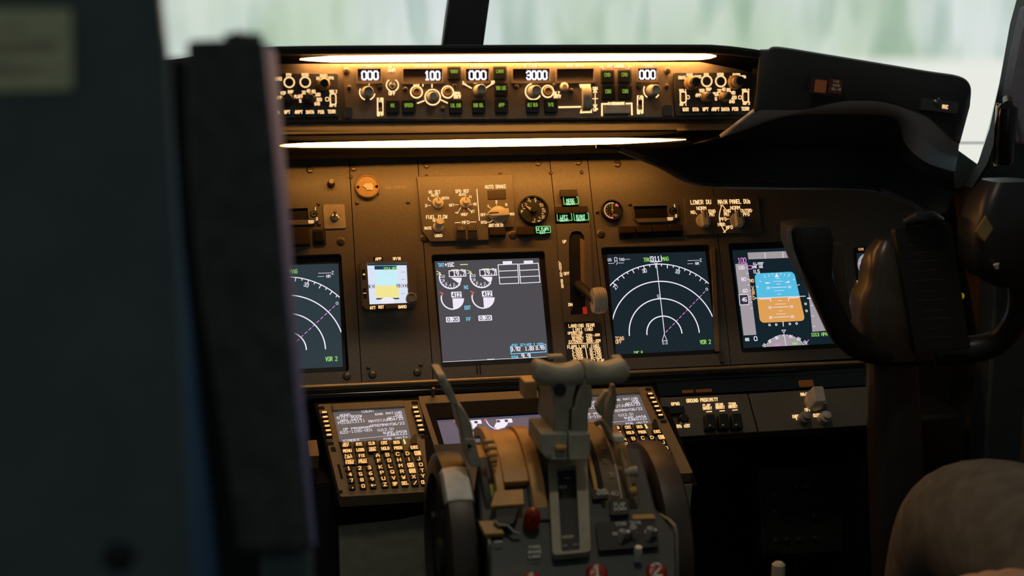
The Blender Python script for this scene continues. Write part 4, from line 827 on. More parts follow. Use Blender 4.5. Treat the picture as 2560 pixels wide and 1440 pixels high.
# keyboards (copy for the right one)
T = CP.sub(940, 1115); t = thing('control_display_unit', 'brown keyboard unit with glowing amber keys and IDENT page, left of the thrust levers', 'keyboard display', T, 'two keyboard display units')
MB(T).plate(rquad([T.uv(x, y) for x, y in ((851, 1242), (1112, 1227), (1047, 1000), (794, 1011))], .004), [[T.uv(x, y) for x, y in ((850, 1107), (1029, 1096), (1011, 1017), (832, 1027))]], -.02, 0).build('faceplate', 'cdu_lit_paint', t, bevel=.0008)
MB(T).prism([T.uv(x, y, .004) for x, y in ((833, 1026), (1011, 1016), (1007, 1000), (829, 1009))], 0, .004).build('screen_hood', 'panel_paint', t, bevel=.0006)
s = MB(T).prism([T.uv(x, y, -.002) for x, y in ((848, 1109), (1031, 1097), (1013, 1017), (831, 1027))], -.006, -.002).build('screen', 'screen_cdu', t)
b = MB(T)
for x, y, tx, wd, ht in ((918.6, 1027.8, 'IDENT', 33, 6.5), (864.8, 1037.2, 'MODEL', 30, 4.6), (971, 1032.9, 'ENG RATING', 67, 4.6), (873.5, 1042.2, 'B737-800W', 62, 6), (996, 1037, '26K', 19, 6), (877.5, 1049, 'NAV DATA', 53, 4.6), (988, 1043.5, 'ACTIVE', 38, 4.6), (879, 1054.5, 'P013212111', 68, 6), (965, 1049.7, 'MAY07JUN04/22', 88, 6),
        (968, 1061.3, 'APR09MAY06/22', 88, 6), (891, 1070.3, 'OP PROGRAM', 66, 4.6), (964, 1073.7, '(U12.0)', 45, 6), (891, 1077.7, '622-1155-001', 82, 6), (987, 1080, 'SUPP DATA', 59, 4.6), (992, 1084.8, 'JUN01/21', 54, 6), (937.5, 1092.8, '------------------------', 165, 3.5), (878, 1100.8, '<INDEX', 40, 5), (989, 1095.3, 'POS INIT>', 60, 5)): b.text(x, y, tx, wd, ht, -.0016, 1.15, ang=2.0)
b.build('lettering', 'sc_white', s)
def key(px, py, tx, wk, hk, wt, ht, r=.0015, boxed=False):
    b = MB(T); b.prect(px, py, wk, hk, 0, .0045, r).m(1)
    if boxed: b.prectf(px, py, wt, ht, .0048, .001).m(2).text(px, py, tx, wt*.6, ht*.7, .0050, 1.2)
    else:
        ls = tx.split('/') if len(tx) > 2 else [tx]
        for i, l in enumerate(ls): b.text(px, py-(len(ls)-1)*2.6+i*5.2, l, wt, ht if len(ls) < 2 else 4.6, .0048, 1.9 if len(ls) < 2 else 1.4)
    return b.build('key', ['knob_dark', 'key_glow', 'black'], t)
for x, y in ((811, 1030), (813, 1041.7), (815.4, 1052.8), (818.3, 1064), (820.8, 1075.3), (823, 1086.5), (1037.8, 1018), (1041, 1029), (1044.8, 1040), (1048, 1051), (1051, 1062.7), (1054, 1074)):
    b = MB(T); b.prect(x, y+.8, 17, 7.5, 0, .005, .001).m(1).prectf(x, y, 12, 4, .0053, .0005); b.build('line_key', ['knob_dark', 'key_glow'], t)
for px, py, tx, wt in ((864.8, 1111.4, 'INIT/REF', 15), (898, 1110, 'RTE', 14), (929, 1108, 'CLB', 14), (960.5, 1106.7, 'CRZ', 14), (991.6, 1105.5, 'DES', 14), (868.5, 1126.6, 'MENU', 20), (901, 1124.4, 'LEGS', 18), (931.6, 1122.6, 'DEP/ARR', 16), (963.8, 1120.8, 'HOLD', 19), (995.7, 1119.4, 'PROG', 19), (1036, 1118, 'EXEC', 17), (872, 1140.6, 'N1/LIMIT', 18), (904.5, 1138.8, 'FIX', 13), (874.8, 1154.7, 'PREV/PAGE', 20), (907.4, 1152.4, 'NEXT/PAGE', 20)): key(px, py, tx, 26, 13, wt, 6.5)
q8 = lambda x, y: (780+x/5.54, 980+y/5.54)
for tx, x, y in (('1', 510, 1057), ('2', 662, 1052), ('3', 795, 1045), ('4', 530, 1140), ('5', 675, 1135), ('6', 812, 1125), ('7', 548, 1222), ('8', 692, 1215), ('9', 832, 1205), ('.', 560, 1308), ('0', 710, 1300), ('+-', 850, 1290)): key(*q8(x, y), tx, 17, 12, 6.5 if len(tx) < 2 else 11, 7.5, .003)
for tx, x, y, bxd in (('A', 910, 875, 0), ('B', 1045, 868, 0), ('C', 1188, 858, 0), ('D', 1325, 850, 0), ('E', 1463, 845, 1), ('F', 930, 950, 0), ('G', 1070, 945, 0), ('H', 1208, 938, 0), ('I', 1343, 930, 0), ('J', 1482, 920, 0), ('K', 950, 1035, 0), ('L', 1088, 1025, 0), ('M', 1228, 1018, 0), ('N', 1367, 1010, 1), ('O', 1508, 1003, 0),
               ('P', 970, 1115, 0), ('Q', 1113, 1105, 0), ('R', 1248, 1098, 0), ('S', 1390, 1090, 1), ('T', 1527, 1085, 0), ('U', 990, 1195, 0), ('V', 1132, 1188, 0), ('W', 1270, 1180, 0), ('X', 1410, 1172, 0), ('Y', 1538, 1160, 0), ('Z', 1012, 1278, 0), ('SP', 1150, 1270, 0), ('DEL', 1290, 1260, 0), ('/', 1430, 1255, 0), ('CLR', 1560, 1245, 0)): key(*q8(x, y), tx, 18, 13, (16 if bxd else 7.5) if len(tx) < 2 else 5*len(tx), 11 if bxd else 7.5, .0025, bxd)
for poly in ([(846, 1104), (854, 1104), (873, 1162), (866, 1163)], [(921, 1134), (1047, 1126), (1048, 1129), (922, 1137)], [(857, 1164), (921, 1160), (922, 1163), (858, 1167)], [(826, 1118), (837, 1117), (841, 1128), (829, 1129)], [(843, 1160), (849, 1160), (858, 1196), (852, 1197)]):
    MB(T).prism([T.uv(x, y, .0006) for x, y in poly], 0, .0006).build('slot', 'seam', t)
MB(T).prism([T.uv(x, y, .003) for x, y in ((1028, 1110), (1043, 1108), (1041, 1085), (1034, 1086), (1027, 1098))], 0, .003).build('brightness_knob', 'knob_dark', t)
MB(T).prism([T.uv(x, y, .0012) for x, y in ((1011, 1109), (1015, 1108), (1011, 1098), (1008, 1098))], 0, .0012).build('status_light', 'sc_yellow', t)
for x, y in ((803, 1019), (1037, 1006), (849, 1229), (826, 1108), (1060, 1091)): b = MB(T); b.prect(x, y, 16, 6.5, 0, .0012, .001); b.build('corner_fastener', 'seam', t)
t2 = copy_tree(t); d0 = CP.uv(1037.8, 1018); d1 = CP.uv(1625, 986.5)
t2.location = t.location + CP.u*(d1[0]-d0[0]) + CP.v*(d1[1]-d0[1])*.6
tag(t2, 'brown keyboard unit with glowing amber keys and IDENT page, right of the thrust levers')
# ------------------------------------------------------------------ lever pedestal
AY, AR = 1.665, .128; AZ = W(1270, 1084, AY).z-AR
def on_arc(px, py, r, yc=None, zc=None):
    yc = AY if yc is None else yc; zc = AZ if zc is None else zc; d = ray(px, py); a = d.y**2+d.z**2; bq = 2*(d.y*(CAM.y-yc)+d.z*(CAM.z-zc)); c = (CAM.y-yc)**2+(CAM.z-zc)**2-r*r
    disc = max(bq*bq-4*a*c, 0); t_ = (-bq-math.sqrt(disc))/(2*a); return CAM+d*t_
TQ = QF.sub(1430, 1210); tq = thing('lever_pedestal', 'dark grey lever pedestal with amber lit arched covers between two trim wheels', 'pedestal', TQ)
LT = TQ.loc
def arcseg(name, px0, px1, r, a0, a1, m, th=.012, pyr=1090, n=18):
    x0, x1 = W(px0, pyr, AY-.03).x, W(px1, pyr, AY-.03).x; rg = []
    for i in range(n+1):
        a = R(a0+(a1-a0)*i/n); s_, c_ = math.sin(a), math.cos(a)
        rg.append([LT(V((x, AY-rr*s_, AZ+rr*c_))) for x, rr in ((x0, r), (x1, r), (x1, r-th), (x0, r-th))])
    return MB(TQ).loft(rg).build(name, m, tq, bevel=.0012)
b = MB(TQ)
b.prism([TQ.uv(x, y, -.004) for x, y in ((1196, 1140), (1600, 1120), (1640, 1270), (1689, 1330), (1694, 1480), (1226, 1480), (1222, 1345), (1200, 1300))], -.26, -.004).build('body', 'quad_grey', tq, bevel=.003)
MB(TQ).prism([TQ.uv(x, y, 0) for x, y in ((1300, 1095), (1372, 1090), (1384, 1300), (1330, 1300))], -.05, 0).build('centre_cover', 'quad_grey', tq, bevel=.002)
arcseg('arched_cover', 1238, 1300, AR, -40, 42, 'amber_cover', .02); arcseg('arched_rib', 1216, 1236, AR+.005, -30, 52, 'amber_cover', .012); arcseg('arched_rib', 1300, 1334, AR+.004, -30, 58, 'amber_cover', .016)
arcseg('arched_cover', 1238, 1300, AR-.012, 40, 90, 'quad_grey', .02); arcseg('trim_drum', 1194, 1216, AR-.012, 0, 60, 'amber_cover', .02)
arcseg('arched_cover', 1452, 1463, AR+.001, -40, 50, 'amber_cover', .02)
mat('flap_cover', (.17, .115, .055), .5)
arcseg('flap_arc_cover', 1474, 1556, AR+.002, -40, 88, 'flap_cover', .02); arcseg('slot', 1464, 1473, AR+.0022, -40, 80, 'seam', .02)
arcseg('flap_scale_line', 1511, 1516, AR+.004, -30, 86, 'print_cream', .004)
def on_arc_text(px, py, tx, wd, ht, m, r=AR+.003):
    p = on_arc(px, py, r); n_ = V((0, p.y-AY, p.z-AZ)).normalized(); f = Fr(p, (1, 0, 0), V((1, 0, 0)).cross(n_)*-1); k = mpp(p.y)
    b = MB(TQ); h, w_ = ht*k, wd*k; adv = w_/max(len(tx), 1)
    for i, ch in enumerate(tx):
        for st in glyph(ch):
            q = [p+f.u*(-w_/2+i*adv+gx*adv*.7)+f.v*((gy-.5)*h)+f.n*.0006 for gx, gy in st]
            b.tube([LT(v) for v in q], h*.09, 5)
    b.build('lettering', m, tq)
on_arc_text(1514, 1153, '25', 17, 12, 'faint_print'); on_arc_text(1530, 1188, '30', 18, 13, 'print_cream' if 0 else 'faint_print'); on_arc_text(1508, 1120, '15', 15, 9, 'faint_print'); on_arc_text(1498, 1096, '10', 14, 7, 'faint_print')
# thrust lever track
q = rquad([TQ.uv(x, y, .010) for x, y in ((1382, 1388), (1477, 1379), (1468, 1140), (1370, 1150))], .006); qi = rquad([TQ.uv(x, y, .010) for x, y in ((1404, 1379), (1450, 1374), (1440, 1162), (1392, 1167))], .003)
MB(TQ).plate(q, [qi], 0, .010).build('lever_track_frame', 'trim_olive', tq, bevel=.002)
MB(TQ).prism(qi, -.002, .001).build('lever_track', 'quad_black', tq)
b = MB(TQ)
for x, y, tx, wd, ht in ((1391, 1197, '--', 11, 7), (1418, 1195, '--', 12, 7), (1407, 1217, 'ABS', 18, 6), (1420, 1342, 'CUTOFF', 30, 6), (1412, 1364, '--', 12, 7), (1440, 1361, '--', 13, 7)): b.text(x, y, tx, wd, ht, .0014, 1.8)
b.build('lettering', 'print_cream', tq)
b = MB(TQ); b.prism([TQ.uv(x, y, .014) for x, y in ((1226, 1266), (1311, 1260), (1308, 1222), (1238, 1227))], .006, .014).build('placard', 'amber_cover', tq, bevel=.001)
MB(TQ).prism([TQ.uv(x, y, .010) for x, y in ((1240, 1312), (1284, 1310), (1300, 1266), (1238, 1268))], 0, .010).build('guard_box', 'quad_black', tq, bevel=.001)
mat('trim_green', (.30, .36, .04), .5); p0 = on_arc(1226, 1195, AR-.004)
arcseg('trim_scale', 1204, 1238, AR-.008, 40, 72, 'trim_green', .01)
arcseg('trim_shroud', 1186, 1203, AR-.002, 30, 110, 'quad_black', .02)
b = MB(TQ); k = TQ.sc(1328, 1306)[0]; b.lathe(TQ.uv(1328, 1310), [(21*k, 0), (21*k, .012), (18*k, .020), (10*k, .025), (2*k, .0262)], 24); mat('lens_red_dome', (.22, .012, .008), .25, emit=(1, .03, .01), es=.004); b.build('red_dome_light', 'lens_red_dome', tq)
MB(TQ).prism(rquad([TQ.uv(x, y, .004) for x, y in ((1497, 1376), (1648, 1366), (1636, 1300), (1490, 1306))], .002), 0, .004).build('stabiliser_trim_plate', 'quad_black', tq)
MB(TQ).prism(rquad([TQ.uv(x, y, .004) for x, y in ((1526, 1288), (1574, 1285), (1572, 1245), (1524, 1248))], .002), 0, .004).build('flap_label_plate', 'quad_black', tq)
MB(TQ).prism(rquad([TQ.uv(x, y, .004) for x, y in ((1482, 1246), (1522, 1243), (1520, 1218), (1480, 1220))], .002), 0, .003).build('horn_label_plate', 'quad_black', tq)
b = MB(TQ)
for x, y, tx, wd, ht in ((1570, 1308, 'STAB TRIM', 62, 8), (1550, 1261, 'FLAP', 28, 9), (1550, 1272, 'DOWN', 30, 7), (1504, 1225, 'HORN', 22, 6), (1507, 1233, 'CUTOUT', 30, 6), (1582, 1331, 'NORMAL', 25, 4.5), (1538, 1334, 'ELEC', 12, 7), (1618, 1329, 'AP', 13, 8), (1337, 1367, 'PARK', 28, 6), (1337, 1379.5, 'BRAKE', 32, 6), (1337, 1391, 'LIGHT', 28, 6), (1246, 1354, 'HORN', 20, 4), (1536, 1233, '40', 18, 11)): b.text(x, y, tx, wd, ht, .0045, 1.5)
b.build('lettering', 'dim_print', tq)
for x, y, sx in ((1549, 1356, 1), (1619, 1350, 1), (1587, 1346, -1)):
    c = TQ.uv(x, y, .004); b = MB(TQ); p = V((c[0], c[1], .004)); e = p+V((.003*sx, .006, .012)); b.tube([p, p.lerp(e, .5), e, e+V((.001*sx, .002, .002))], [.0025, .004, .005, .003], 10); b.build('trim_toggle', 'knob_grey', tq)
for x, y in ((1566, 1344), (1633, 1340)):
    c = TQ.uv(x, y, .004); b = MB(TQ); b.lathe(c, [(.004, .004), (.004, .012), (.0025, .016)], 12); b.build('guard_post', 'steel', tq)
c = TQ.uv(1593, 1402, 0); b = MB(TQ); b.tube([V((c[0], c[1], 0)), V((c[0], c[1]+.004, .012)), V((c[0], c[1]+.006, .018))], [.003, .005, .004], 12); b.build('paddle_switch', 'knob_cream', tq)
for pts in ([(1196, 1300, 1.575), (1208, 1322, 1.55), (1221, 1344, 1.525), (1224, 1358, 1.52), (1226, 1480, 1.52)], [(1598, 1284, 1.585), (1625, 1283, 1.575), (1650, 1288, 1.56), (1672, 1300, 1.54), (1687, 1316, 1.525), (1691, 1334, 1.52), (1693, 1480, 1.52)]):
    b = MB(TQ); b.tube([LT(W(*p)) for p in pts], .0024, 8); b.build('edge_trim', 'trim_olive', tq)
b = MB(TQ); b.prism([TQ.uv(x, y, .006) for x, y in ((1212, 1336), (1262, 1333), (1240, 1300), (1196, 1302))], 0, .006).build('corner_shelf', 'amber_cover', tq, bevel=.001)
b = MB(TQ); b.prism([TQ.uv(x, y, .006) for x, y in ((1582, 1298), (1640, 1296), (1634, 1284), (1580, 1286))], 0, .006).build('corner_shelf', 'amber_cover', tq, bevel=.001)
b = MB(TQ); b.tube([LT(W(*p)) for p in ((1236, 1300, 1.53), (1246, 1312, 1.525), (1270, 1314, 1.525), (1285, 1330, 1.52), (1300, 1334, 1.52))], .002, 8).build('wire', 'steel', tq)
# lower box below the deck, down to the floor
l, r_ = W(1224, 1400, 1.53), W(1692, 1400, 1.53); b = MB(TQ); wbox(b, TQ, l.x, r_.x, 1.53, 2.0, .02, W(1400, 1400, 1.53).z).build('lower_box', 'quad_grey', tq)
b = MB(TQ); b.loft([[LT(W(x, y, Y)) for x, y in ((1699, 1212), (1731, 1210), (1720, 1325), (1717, 1325))] for Y in (1.80, 1.84)]).build('side_fairing', 'lever_grey', tq, bevel=.002)
b = MB(TQ); b.loft([[LT(W(x, y, Y)) for x, y in ((1700, 1215), (1728, 1260), (1735, 1480), (1640, 1480))] for Y in (1.83, 1.95)]).build('side_panel', 'black', tq)
# trim wheels
def wheel(label, px, py, Yc, x1off, band):
    top = W(px, py, Yc); r = .127; zc = top.z-r; X0 = top.x; wd = .036; f = WF(V((X0+wd/2, Yc, zc))); t = thing('trim_wheel', label, 'trim wheel', f, 'stabiliser trim wheels')
    prof = [(-wd/2, r*.80), (-wd/2, r*.93), (-wd/2+.004, r*.985), (0, r), (wd/2-.004, r*.985), (wd/2, r*.93), (wd/2, r*.80)]; n = 72
    b = MB(f); b.loft([[V((x, -q*math.sin(2*pi*i/n), q*math.cos(2*pi*i/n))) for i in range(n)] for x, q in prof]+[[V((x, -q*math.sin(2*pi*i/n), q*math.cos(2*pi*i/n))) for i in range(n)] for x, q in ((wd*.3, r*.78), (-wd*.3, r*.78), (-wd/2, r*.80))], cap=False); b.build('rim', 'wheel_rubber', t)
    b = MB(f); b.loft([[V((x, -q*math.sin(2*pi*i/n), q*math.cos(2*pi*i/n))) for i in range(n)] for x, q in ((-wd*.28, r*.79), (-wd*.28, .02), (wd*.28, .02), (wd*.28, r*.79))], cap=False); b.build('disc', 'rubber', t)
    b = MB(f); b.tube([V((-wd*.45, 0, 0)), V((wd*.45, 0, 0))], .022, 20); b.build('hub', 'quad_grey', t)
    for k in range(4):
        a = R(25+90*k); b = MB(f); b.tube([V((-wd*.3, -r*.55*math.sin(a), r*.55*math.cos(a))), V((-wd*.42, -r*.55*math.sin(a), r*.55*math.cos(a)))], .006, 10); b.build('disc_bolt', 'steel', t)
    if band:
        A = []
        for bp in band: p = on_arc(*bp, r+.0008, Yc, zc); A.append(math.atan2(-(p.y-Yc), p.z-zc))
        b = MB(f); b.loft([[V((x, -q*math.sin(A[0]+(A[1]-A[0])*i/12), q*math.cos(A[0]+(A[1]-A[0])*i/12))) for x, q in [(x, q+.0009) for x, q in prof[1:-1]]] for i in range(13)], closed=False); b.build('white_band', 'band_white', t, solid=.0012)
    b = MB(f)
    return t
mat('wheel_rubber', (.055, .042, .03), .42, noise=.06)
wheel('black trim wheel with a wide white band, beside the left keyboard', 1088, 1142, 1.655, 0, [(1140, 1167), (1155, 1250)])
wheel('black trim wheel without a white band in view, beside the right keyboard', 1600, 1112, 1.655, 0, None)
# thrust levers
def handle(f, O, st, Y, m, par):
    b = MB(f); rg = []
    for x, yt, yb in st:
        a, c = W(x, yt, Y), W(x, yb, Y); h = a.z-c.z; q = rrect(0, 0, .034, h, .010, 4); rg.append([V((a.x, Y+u, (a.z+c.z)/2+v))-O for u, v in q])
    return b.loft(rg).build('handle', m, par)
def lever(label, st, arm, blk, extra):
    O = W(blk[0][0], blk[0][1], 1.60); f = WF(O); t = thing('thrust_lever', label, 'thrust lever', f, 'pair of thrust levers'); handle(f, O, smooth_st(st, 3), 1.585, 'lever_cream', t)
    b = MB(f); rg = []
    for y, x0, x1, dY in arm: p, q = W(x0, y, 1.57), W(x1, y, 1.57); rg.append([V((p.x, 1.57, p.z))-O, V((q.x, 1.57, p.z))-O, V((q.x, 1.57+dY, p.z))-O, V((p.x, 1.57+dY, p.z))-O])
    b.loft(rg).build('arm', 'lever_grey', t, bevel=.0025)
    b = MB(f); rg = []
    for y, x0, x1, Y in blk: p, q = W(x0, y, Y), W(x1, y, Y); rg.append([p-O, q-O, V((q.x, Y+.07, q.z))-O, V((p.x, Y+.07, p.z))-O])
    b.loft(rg).build('foot', 'lever_grey', t, bevel=.002)
    for (x, y, w_, h_, Y, d, m, nm) in extra:
        c = W(x, y, Y); k = mpp(Y); b = MB(f); wbox(b, WF(O), c.x-w_*k/2, c.x+w_*k/2, Y, Y+d, c.z-h_*k/2, c.z+h_*k/2).build(nm, m, t, bevel=.002)
    return t, f, O
t, f, O = lever('cream thrust lever nearer the left trim wheel, with a dark thumb button', [(1333, 912, 945), (1338, 902, 954), (1350, 900, 960), (1370, 907, 961), (1395, 912, 961), (1425, 909, 960), (1442, 902, 958), (1450, 904, 955), (1453, 912, 948)],
  [(950, 1388, 1448, .075), (975, 1384, 1440, .09), (1000, 1384, 1434, .09), (1021, 1386, 1433, .09), (1026, 1384, 1426, .08), (1084, 1383, 1423, .09)], [(1084, 1352, 1420, 1.56), (1130, 1350, 1418, 1.555), (1152, 1372, 1420, 1.55)],
  [(1327, 976, 36, 48, 1.655, .03, 'knob_bronze', 'reverse_lever'), (1391, 894, 42, 10, 1.60, .012, 'lever_cream', 'thumb_rest'), (1404, 1122, 30, 14, 1.549, .01, 'amber_cover', 'glint_plate')])  # last piece is an amber glint on the foot, built as a coloured plate
k = mpp(1.57); c = W(1400, 975, 1.569); b = MB(f); b.tube([c-O, c-O+V((0, .01, 0))], 17*k, 20); b.build('thumb_button', 'black', t)
c = W(1375, 1140, 1.55); b = MB(f); b.tube([c-O, c-O+V((0, .01, 0))], 5*k, 12); b.build('stud', 'steel', t)
lever('cream thrust lever nearer the right trim wheel', [(1456, 912, 948), (1459, 902, 955), (1470, 899, 957), (1490, 906, 957), (1515, 907, 955), (1540, 900, 953), (1555, 896, 951), (1562, 903, 945), (1566, 914, 935)],
  [(950, 1456, 1478, .075), (975, 1448, 1480, .09), (1000, 1440, 1482, .09), (1021, 1437, 1480, .09), (1026, 1430, 1472, .08), (1084, 1427, 1470, .09)], [(1084, 1422, 1476, 1.56), (1130, 1421, 1477, 1.555), (1152, 1422, 1472, 1.55)], [(1545, 896, 26, 9, 1.60, .012, 'lever_cream', 'thumb_rest')])
# speed brake lever
def blade(f, O, st, m, nm, par, bev=.0015):
    b = MB(f); rg = []
    for cx, cy, w_, Y, d in st: p, q = W(cx-w_/2, cy, Y), W(cx+w_/2, cy, Y); rg.append([p-O, q-O, V((q.x, Y+d, q.z))-O, V((p.x, Y+d, p.z))-O])
    return b.loft(rg).build(nm, m, par, bevel=bev)
O = W(1180, 1160, 1.60); f = WF(O); t = thing('speed_brake_lever', 'cream cranked speed brake lever with a black arrow, beside the white banded trim wheel', 'lever', f)
blade(f, O, [(1102, 936, 20, 1.605, .05), (1110, 955, 23, 1.60, .075), (1122, 980, 23, 1.60, .075), (1136, 1008, 20, 1.60, .055), (1139, 1013, 17, 1.60, .05)], 'lever_cream', 'handle', t)
blade(f, O, [(1143, 1012, 12, 1.604, .05), (1155, 1036, 24, 1.604, .055), (1165, 1060, 29, 1.604, .06), (1172, 1096, 29, 1.604, .06)], 'lever_cream', 'arm', t)
blade(f, O, [(1174, 1096, 27, 1.602, .05), (1183, 1140, 30, 1.60, .05), (1190, 1168, 26, 1.60, .05)], 'lever_cream', 'arrow_plate', t)
b = MB(f); b.flat([], 0) if 0 else None; k = mpp(1.6)
p = [W(x, y, 1.599)-O for x, y in ((1169, 1108), (1169, 1124), (1183, 1116))]; i = b.P(p); b.face((i, i+1, i+2)); b.build('arrow_marking', 'black', t)
for (x, y) in ((1106, 955), (1117, 975)):
    b = MB(f); p = [W(x+a*6+c*3.2, y+c*7.5, 1.5985)-O for a, c in ((-1, -1), (1, -1), (1, 1), (-1, 1))]; i = b.P(p); b.face((i, i+1, i+2, i+3)); b.build('handle_marking', 'trim_olive', t)
b = MB(f); 
for i, (y, rr) in enumerate(((1106, 9), (1121, 13), (1138, 11), (1152, 7), (1163, 4))): pass
# brass spring stack by the lever
O = W(1228, 1130, 1.58); f = WF(O); t = thing('spring_stack', 'small stack of brass coloured rollers between speed brake lever and amber cover', 'rollers', f)
for y, rr in ((1104, 13), (1120, 16), (1137, 13), (1150, 10), (1161, 6)):
    c = W(1222+(y-1104)*.25, y, 1.585)-O; b = MB(f); b.tube([c+V((-rr*.00045, 0, 0)), c+V((rr*.00045, 0, 0))], 6.2*mpp(1.58), 12); b.build('roller', 'brass' if 'brass' in MT else 'amber_cover', t)
# flap lever and its linkage
O = W(1540, 1100, 1.60); f = WF(O); t = thing('flap_lever', 'pale flap lever with a kinked handle and brass linkage, in front of the right keyboard', 'lever', f)
blade(f, O, [(1534, 962, 8, 1.62, .012), (1536, 985, 12, 1.62, .018), (1530, 1010, 26, 1.62, .02), (1524, 1034, 22, 1.62, .02), (1522, 1075, 20, 1.62, .02), (1530, 1100, 18, 1.62, .02)], 'lever_cream', 'handle', t)
blade(f, O, [(1519, 978, 10, 1.635, .01), (1508, 1000, 18, 1.635, .012), (1500, 1018, 22, 1.635, .012), (1504, 1040, 10, 1.635, .01)], 'lever_cream', 'finger_lift', t)
b = MB(f); b.tube([W(*p)-O for p in smooth_st([(1488, 1060, 1.61), (1505, 1055, 1.61), (1520, 1075, 1.60), (1532, 1095, 1.59), (1548, 1105, 1.585)], 4)], .0035, 10); b.build('linkage', 'lever_cream', t)
b = MB(f); wbox(b, f, *(W(1535, 1095, 1.58).x, W(1562, 1095, 1.58).x, 1.58, 1.60, W(1545, 1108, 1.58).z, W(1545, 1090, 1.58).z)).build('pivot_block', 'knob_cream', t, bevel=.002)
b = MB(f); b.tube([W(*p)-O for p in ((1553, 1122, 1.575), (1556, 1145, 1.57), (1562, 1160, 1.565), (1566, 1180, 1.56), (1572, 1205, 1.555), (1576, 1230, 1.55))], [.0035, .003, .0045, .003, .004, .003], 10); b.build('linkage_rod', 'brass' if 'brass' in MT else 'knob_bronze', t)
b = MB(f); b.tube([W(1560, 1182, 1.56)-O, W(1592, 1178, 1.56)-O], [.005, .0065], 12); b.build('linkage_roller', 'lever_cream', t)
b = MB(f); b.tube([W(1574, 1228, 1.55)-O, W(1590, 1226, 1.55)-O], .005, 12); b.build('linkage_end', 'amber_cover', t)
b = MB(f); b.tube([W(1582, 1240, 1.55)-O, W(1588, 1246, 1.55)-O], .0042, 10); b.build('linkage_bolt', 'steel', t)
# red cutoff levers at the bottom of the view
def cutoff(label, px, py, tx):
    c = W(px, py, 1.47); f = Fr(c, (.985, -.17, 0), (.10, .70, .70)); t = thing('cutoff_lever', label, 'lever', f, 'red engine cutoff levers'); b = MB(f)
    k = mpp(1.47)
    b.loft([[V((x*s_, y*s_, w)) for x, y in rrect(0, 0, 58*k, 64*k, .009, 4)] for w, s_ in ((-.022, .9), (-.004, 1), (0, .9), (.002, .7))]); b.build('knob', 'red_knob', t)
    b = MB(f); b.tube([V((0, -.005, -.02)), V((0, -.03, -.09))], .008, 10); b.build('stem', 'steel', t)
    if tx:
        b = MB(f)
        for st in glyph(tx): b.line([((gx-.5)*22*k, (gy-.5)*34*k+.003) for gx, gy in st], 6*k, .0024)
        b.build('lettering', 'knob_cream', t)
cutoff('red lever knob numbered 1, below the slot of the thrust levers', 1493, 1436, '1'); cutoff('red lever knob numbered 2, near the right edge trim of the pedestal', 1642, 1432, '2'); cutoff('red lever knob at the bottom edge, below the PARK BRAKE lettering', 1330, 1456, '1')
# ------------------------------------------------------------------ warning test shelf on the right
T = GP.sub(1850, 1040); t = thing('warning_test_panel', 'narrow switch panel with glowing GROUND PROXIMITY lettering under the right screens', 'switch panel', T)
MB(T).prism([T.uv(x, y) for x, y in ((1668, 1094), (1894, 1080), (1868, 984), (1650, 994))], -.03, 0).build('plate', 'panel_paint', t, bevel=.001)
MB(T).prism([T.uv(x, y) for x, y in ((1898, 1080), (2190, 1062), (2165, 966), (1872, 984))], -.03, 0).build('plate', 'panel_paint', t, bevel=.001)
MB(T).prect(1693, 1024, 38, 17, 0, .010, .001).build('push_button', 'black', t)
legends(T, t, [(1688.5, 1009.5, 'GPWS', 20, 6.5, 1.6), (1755.5, 1000, 'GROUND PROXIMITY', 78, 8, 1.7), (1766.5, 1013.5, 'FLAP', 18, 6, 1.5), (1768, 1020.5, 'INHIBIT', 23, 6, 1.5), (1798.5, 1011.5, 'GEAR', 18, 6, 1.5), (1800, 1018.5, 'INHIBIT', 23, 6, 1.5), (1830.5, 1010, 'TERR', 18, 6, 1.5), (1832, 1016.5, 'INHIBIT', 23, 6, 1.5),
  ('L', [(1767, 1029.5), (1779, 1028.5)], 2.4), ('L', [(1800, 1027.5), (1811, 1026.5)], 2.4), ('L', [(1832, 1025.3), (1843, 1024.3)], 2.4), (1708.5, 1064.8, 'SYS TEST', 33, 7, 1.7), (2012, 985.5, 'MAIN', 20, 7, 1.7), (2020, 1024.5, 'OFF', 15, 7, 1.7), ('L', [(2028, 1024), (2034, 1021)], 2), ('L', [(2016, 994), (2012, 1003), (2014, 1011)], 2.6), ('L', [(2057, 1000), (2062, 1006)], 3),
  (1989, 1041, 'INBD', 18, 7, 1.7), (1991, 1046.5, '!', 4, 5, 2.2), (2044.5, 1038, 'OUTBD', 22, 7, 1.7), (2049, 1044, '!', 4, 5, 2.2)], 'legend', .0006)
k = T.sc(1705, 1048)[0]; b = MB(T); b.lathe(T.uv(1705, 1052), [(12*k, 0), (12*k, .012), (9*k, .014)], 20); b.build('push_button', 'black', t)
for i, x in enumerate((1778, 1811, 1844)):
    b = MB(T); b.prism([T.uv(x+a, y, .014) for a, y in ((-13, 1074-i), (15, 1073-i), (9, 1034-i), (-16, 1035-i))], 0, .014); b.build('switch_guard', 'black', t, bevel=.002)
    c = T.uv(x-4, 1066-i, .014); b = MB(T); b.lathe(c, [(.0022, .014), (.0022, .017), (.001, .018)], 10); b.build('guard_pin', 'steel', t)
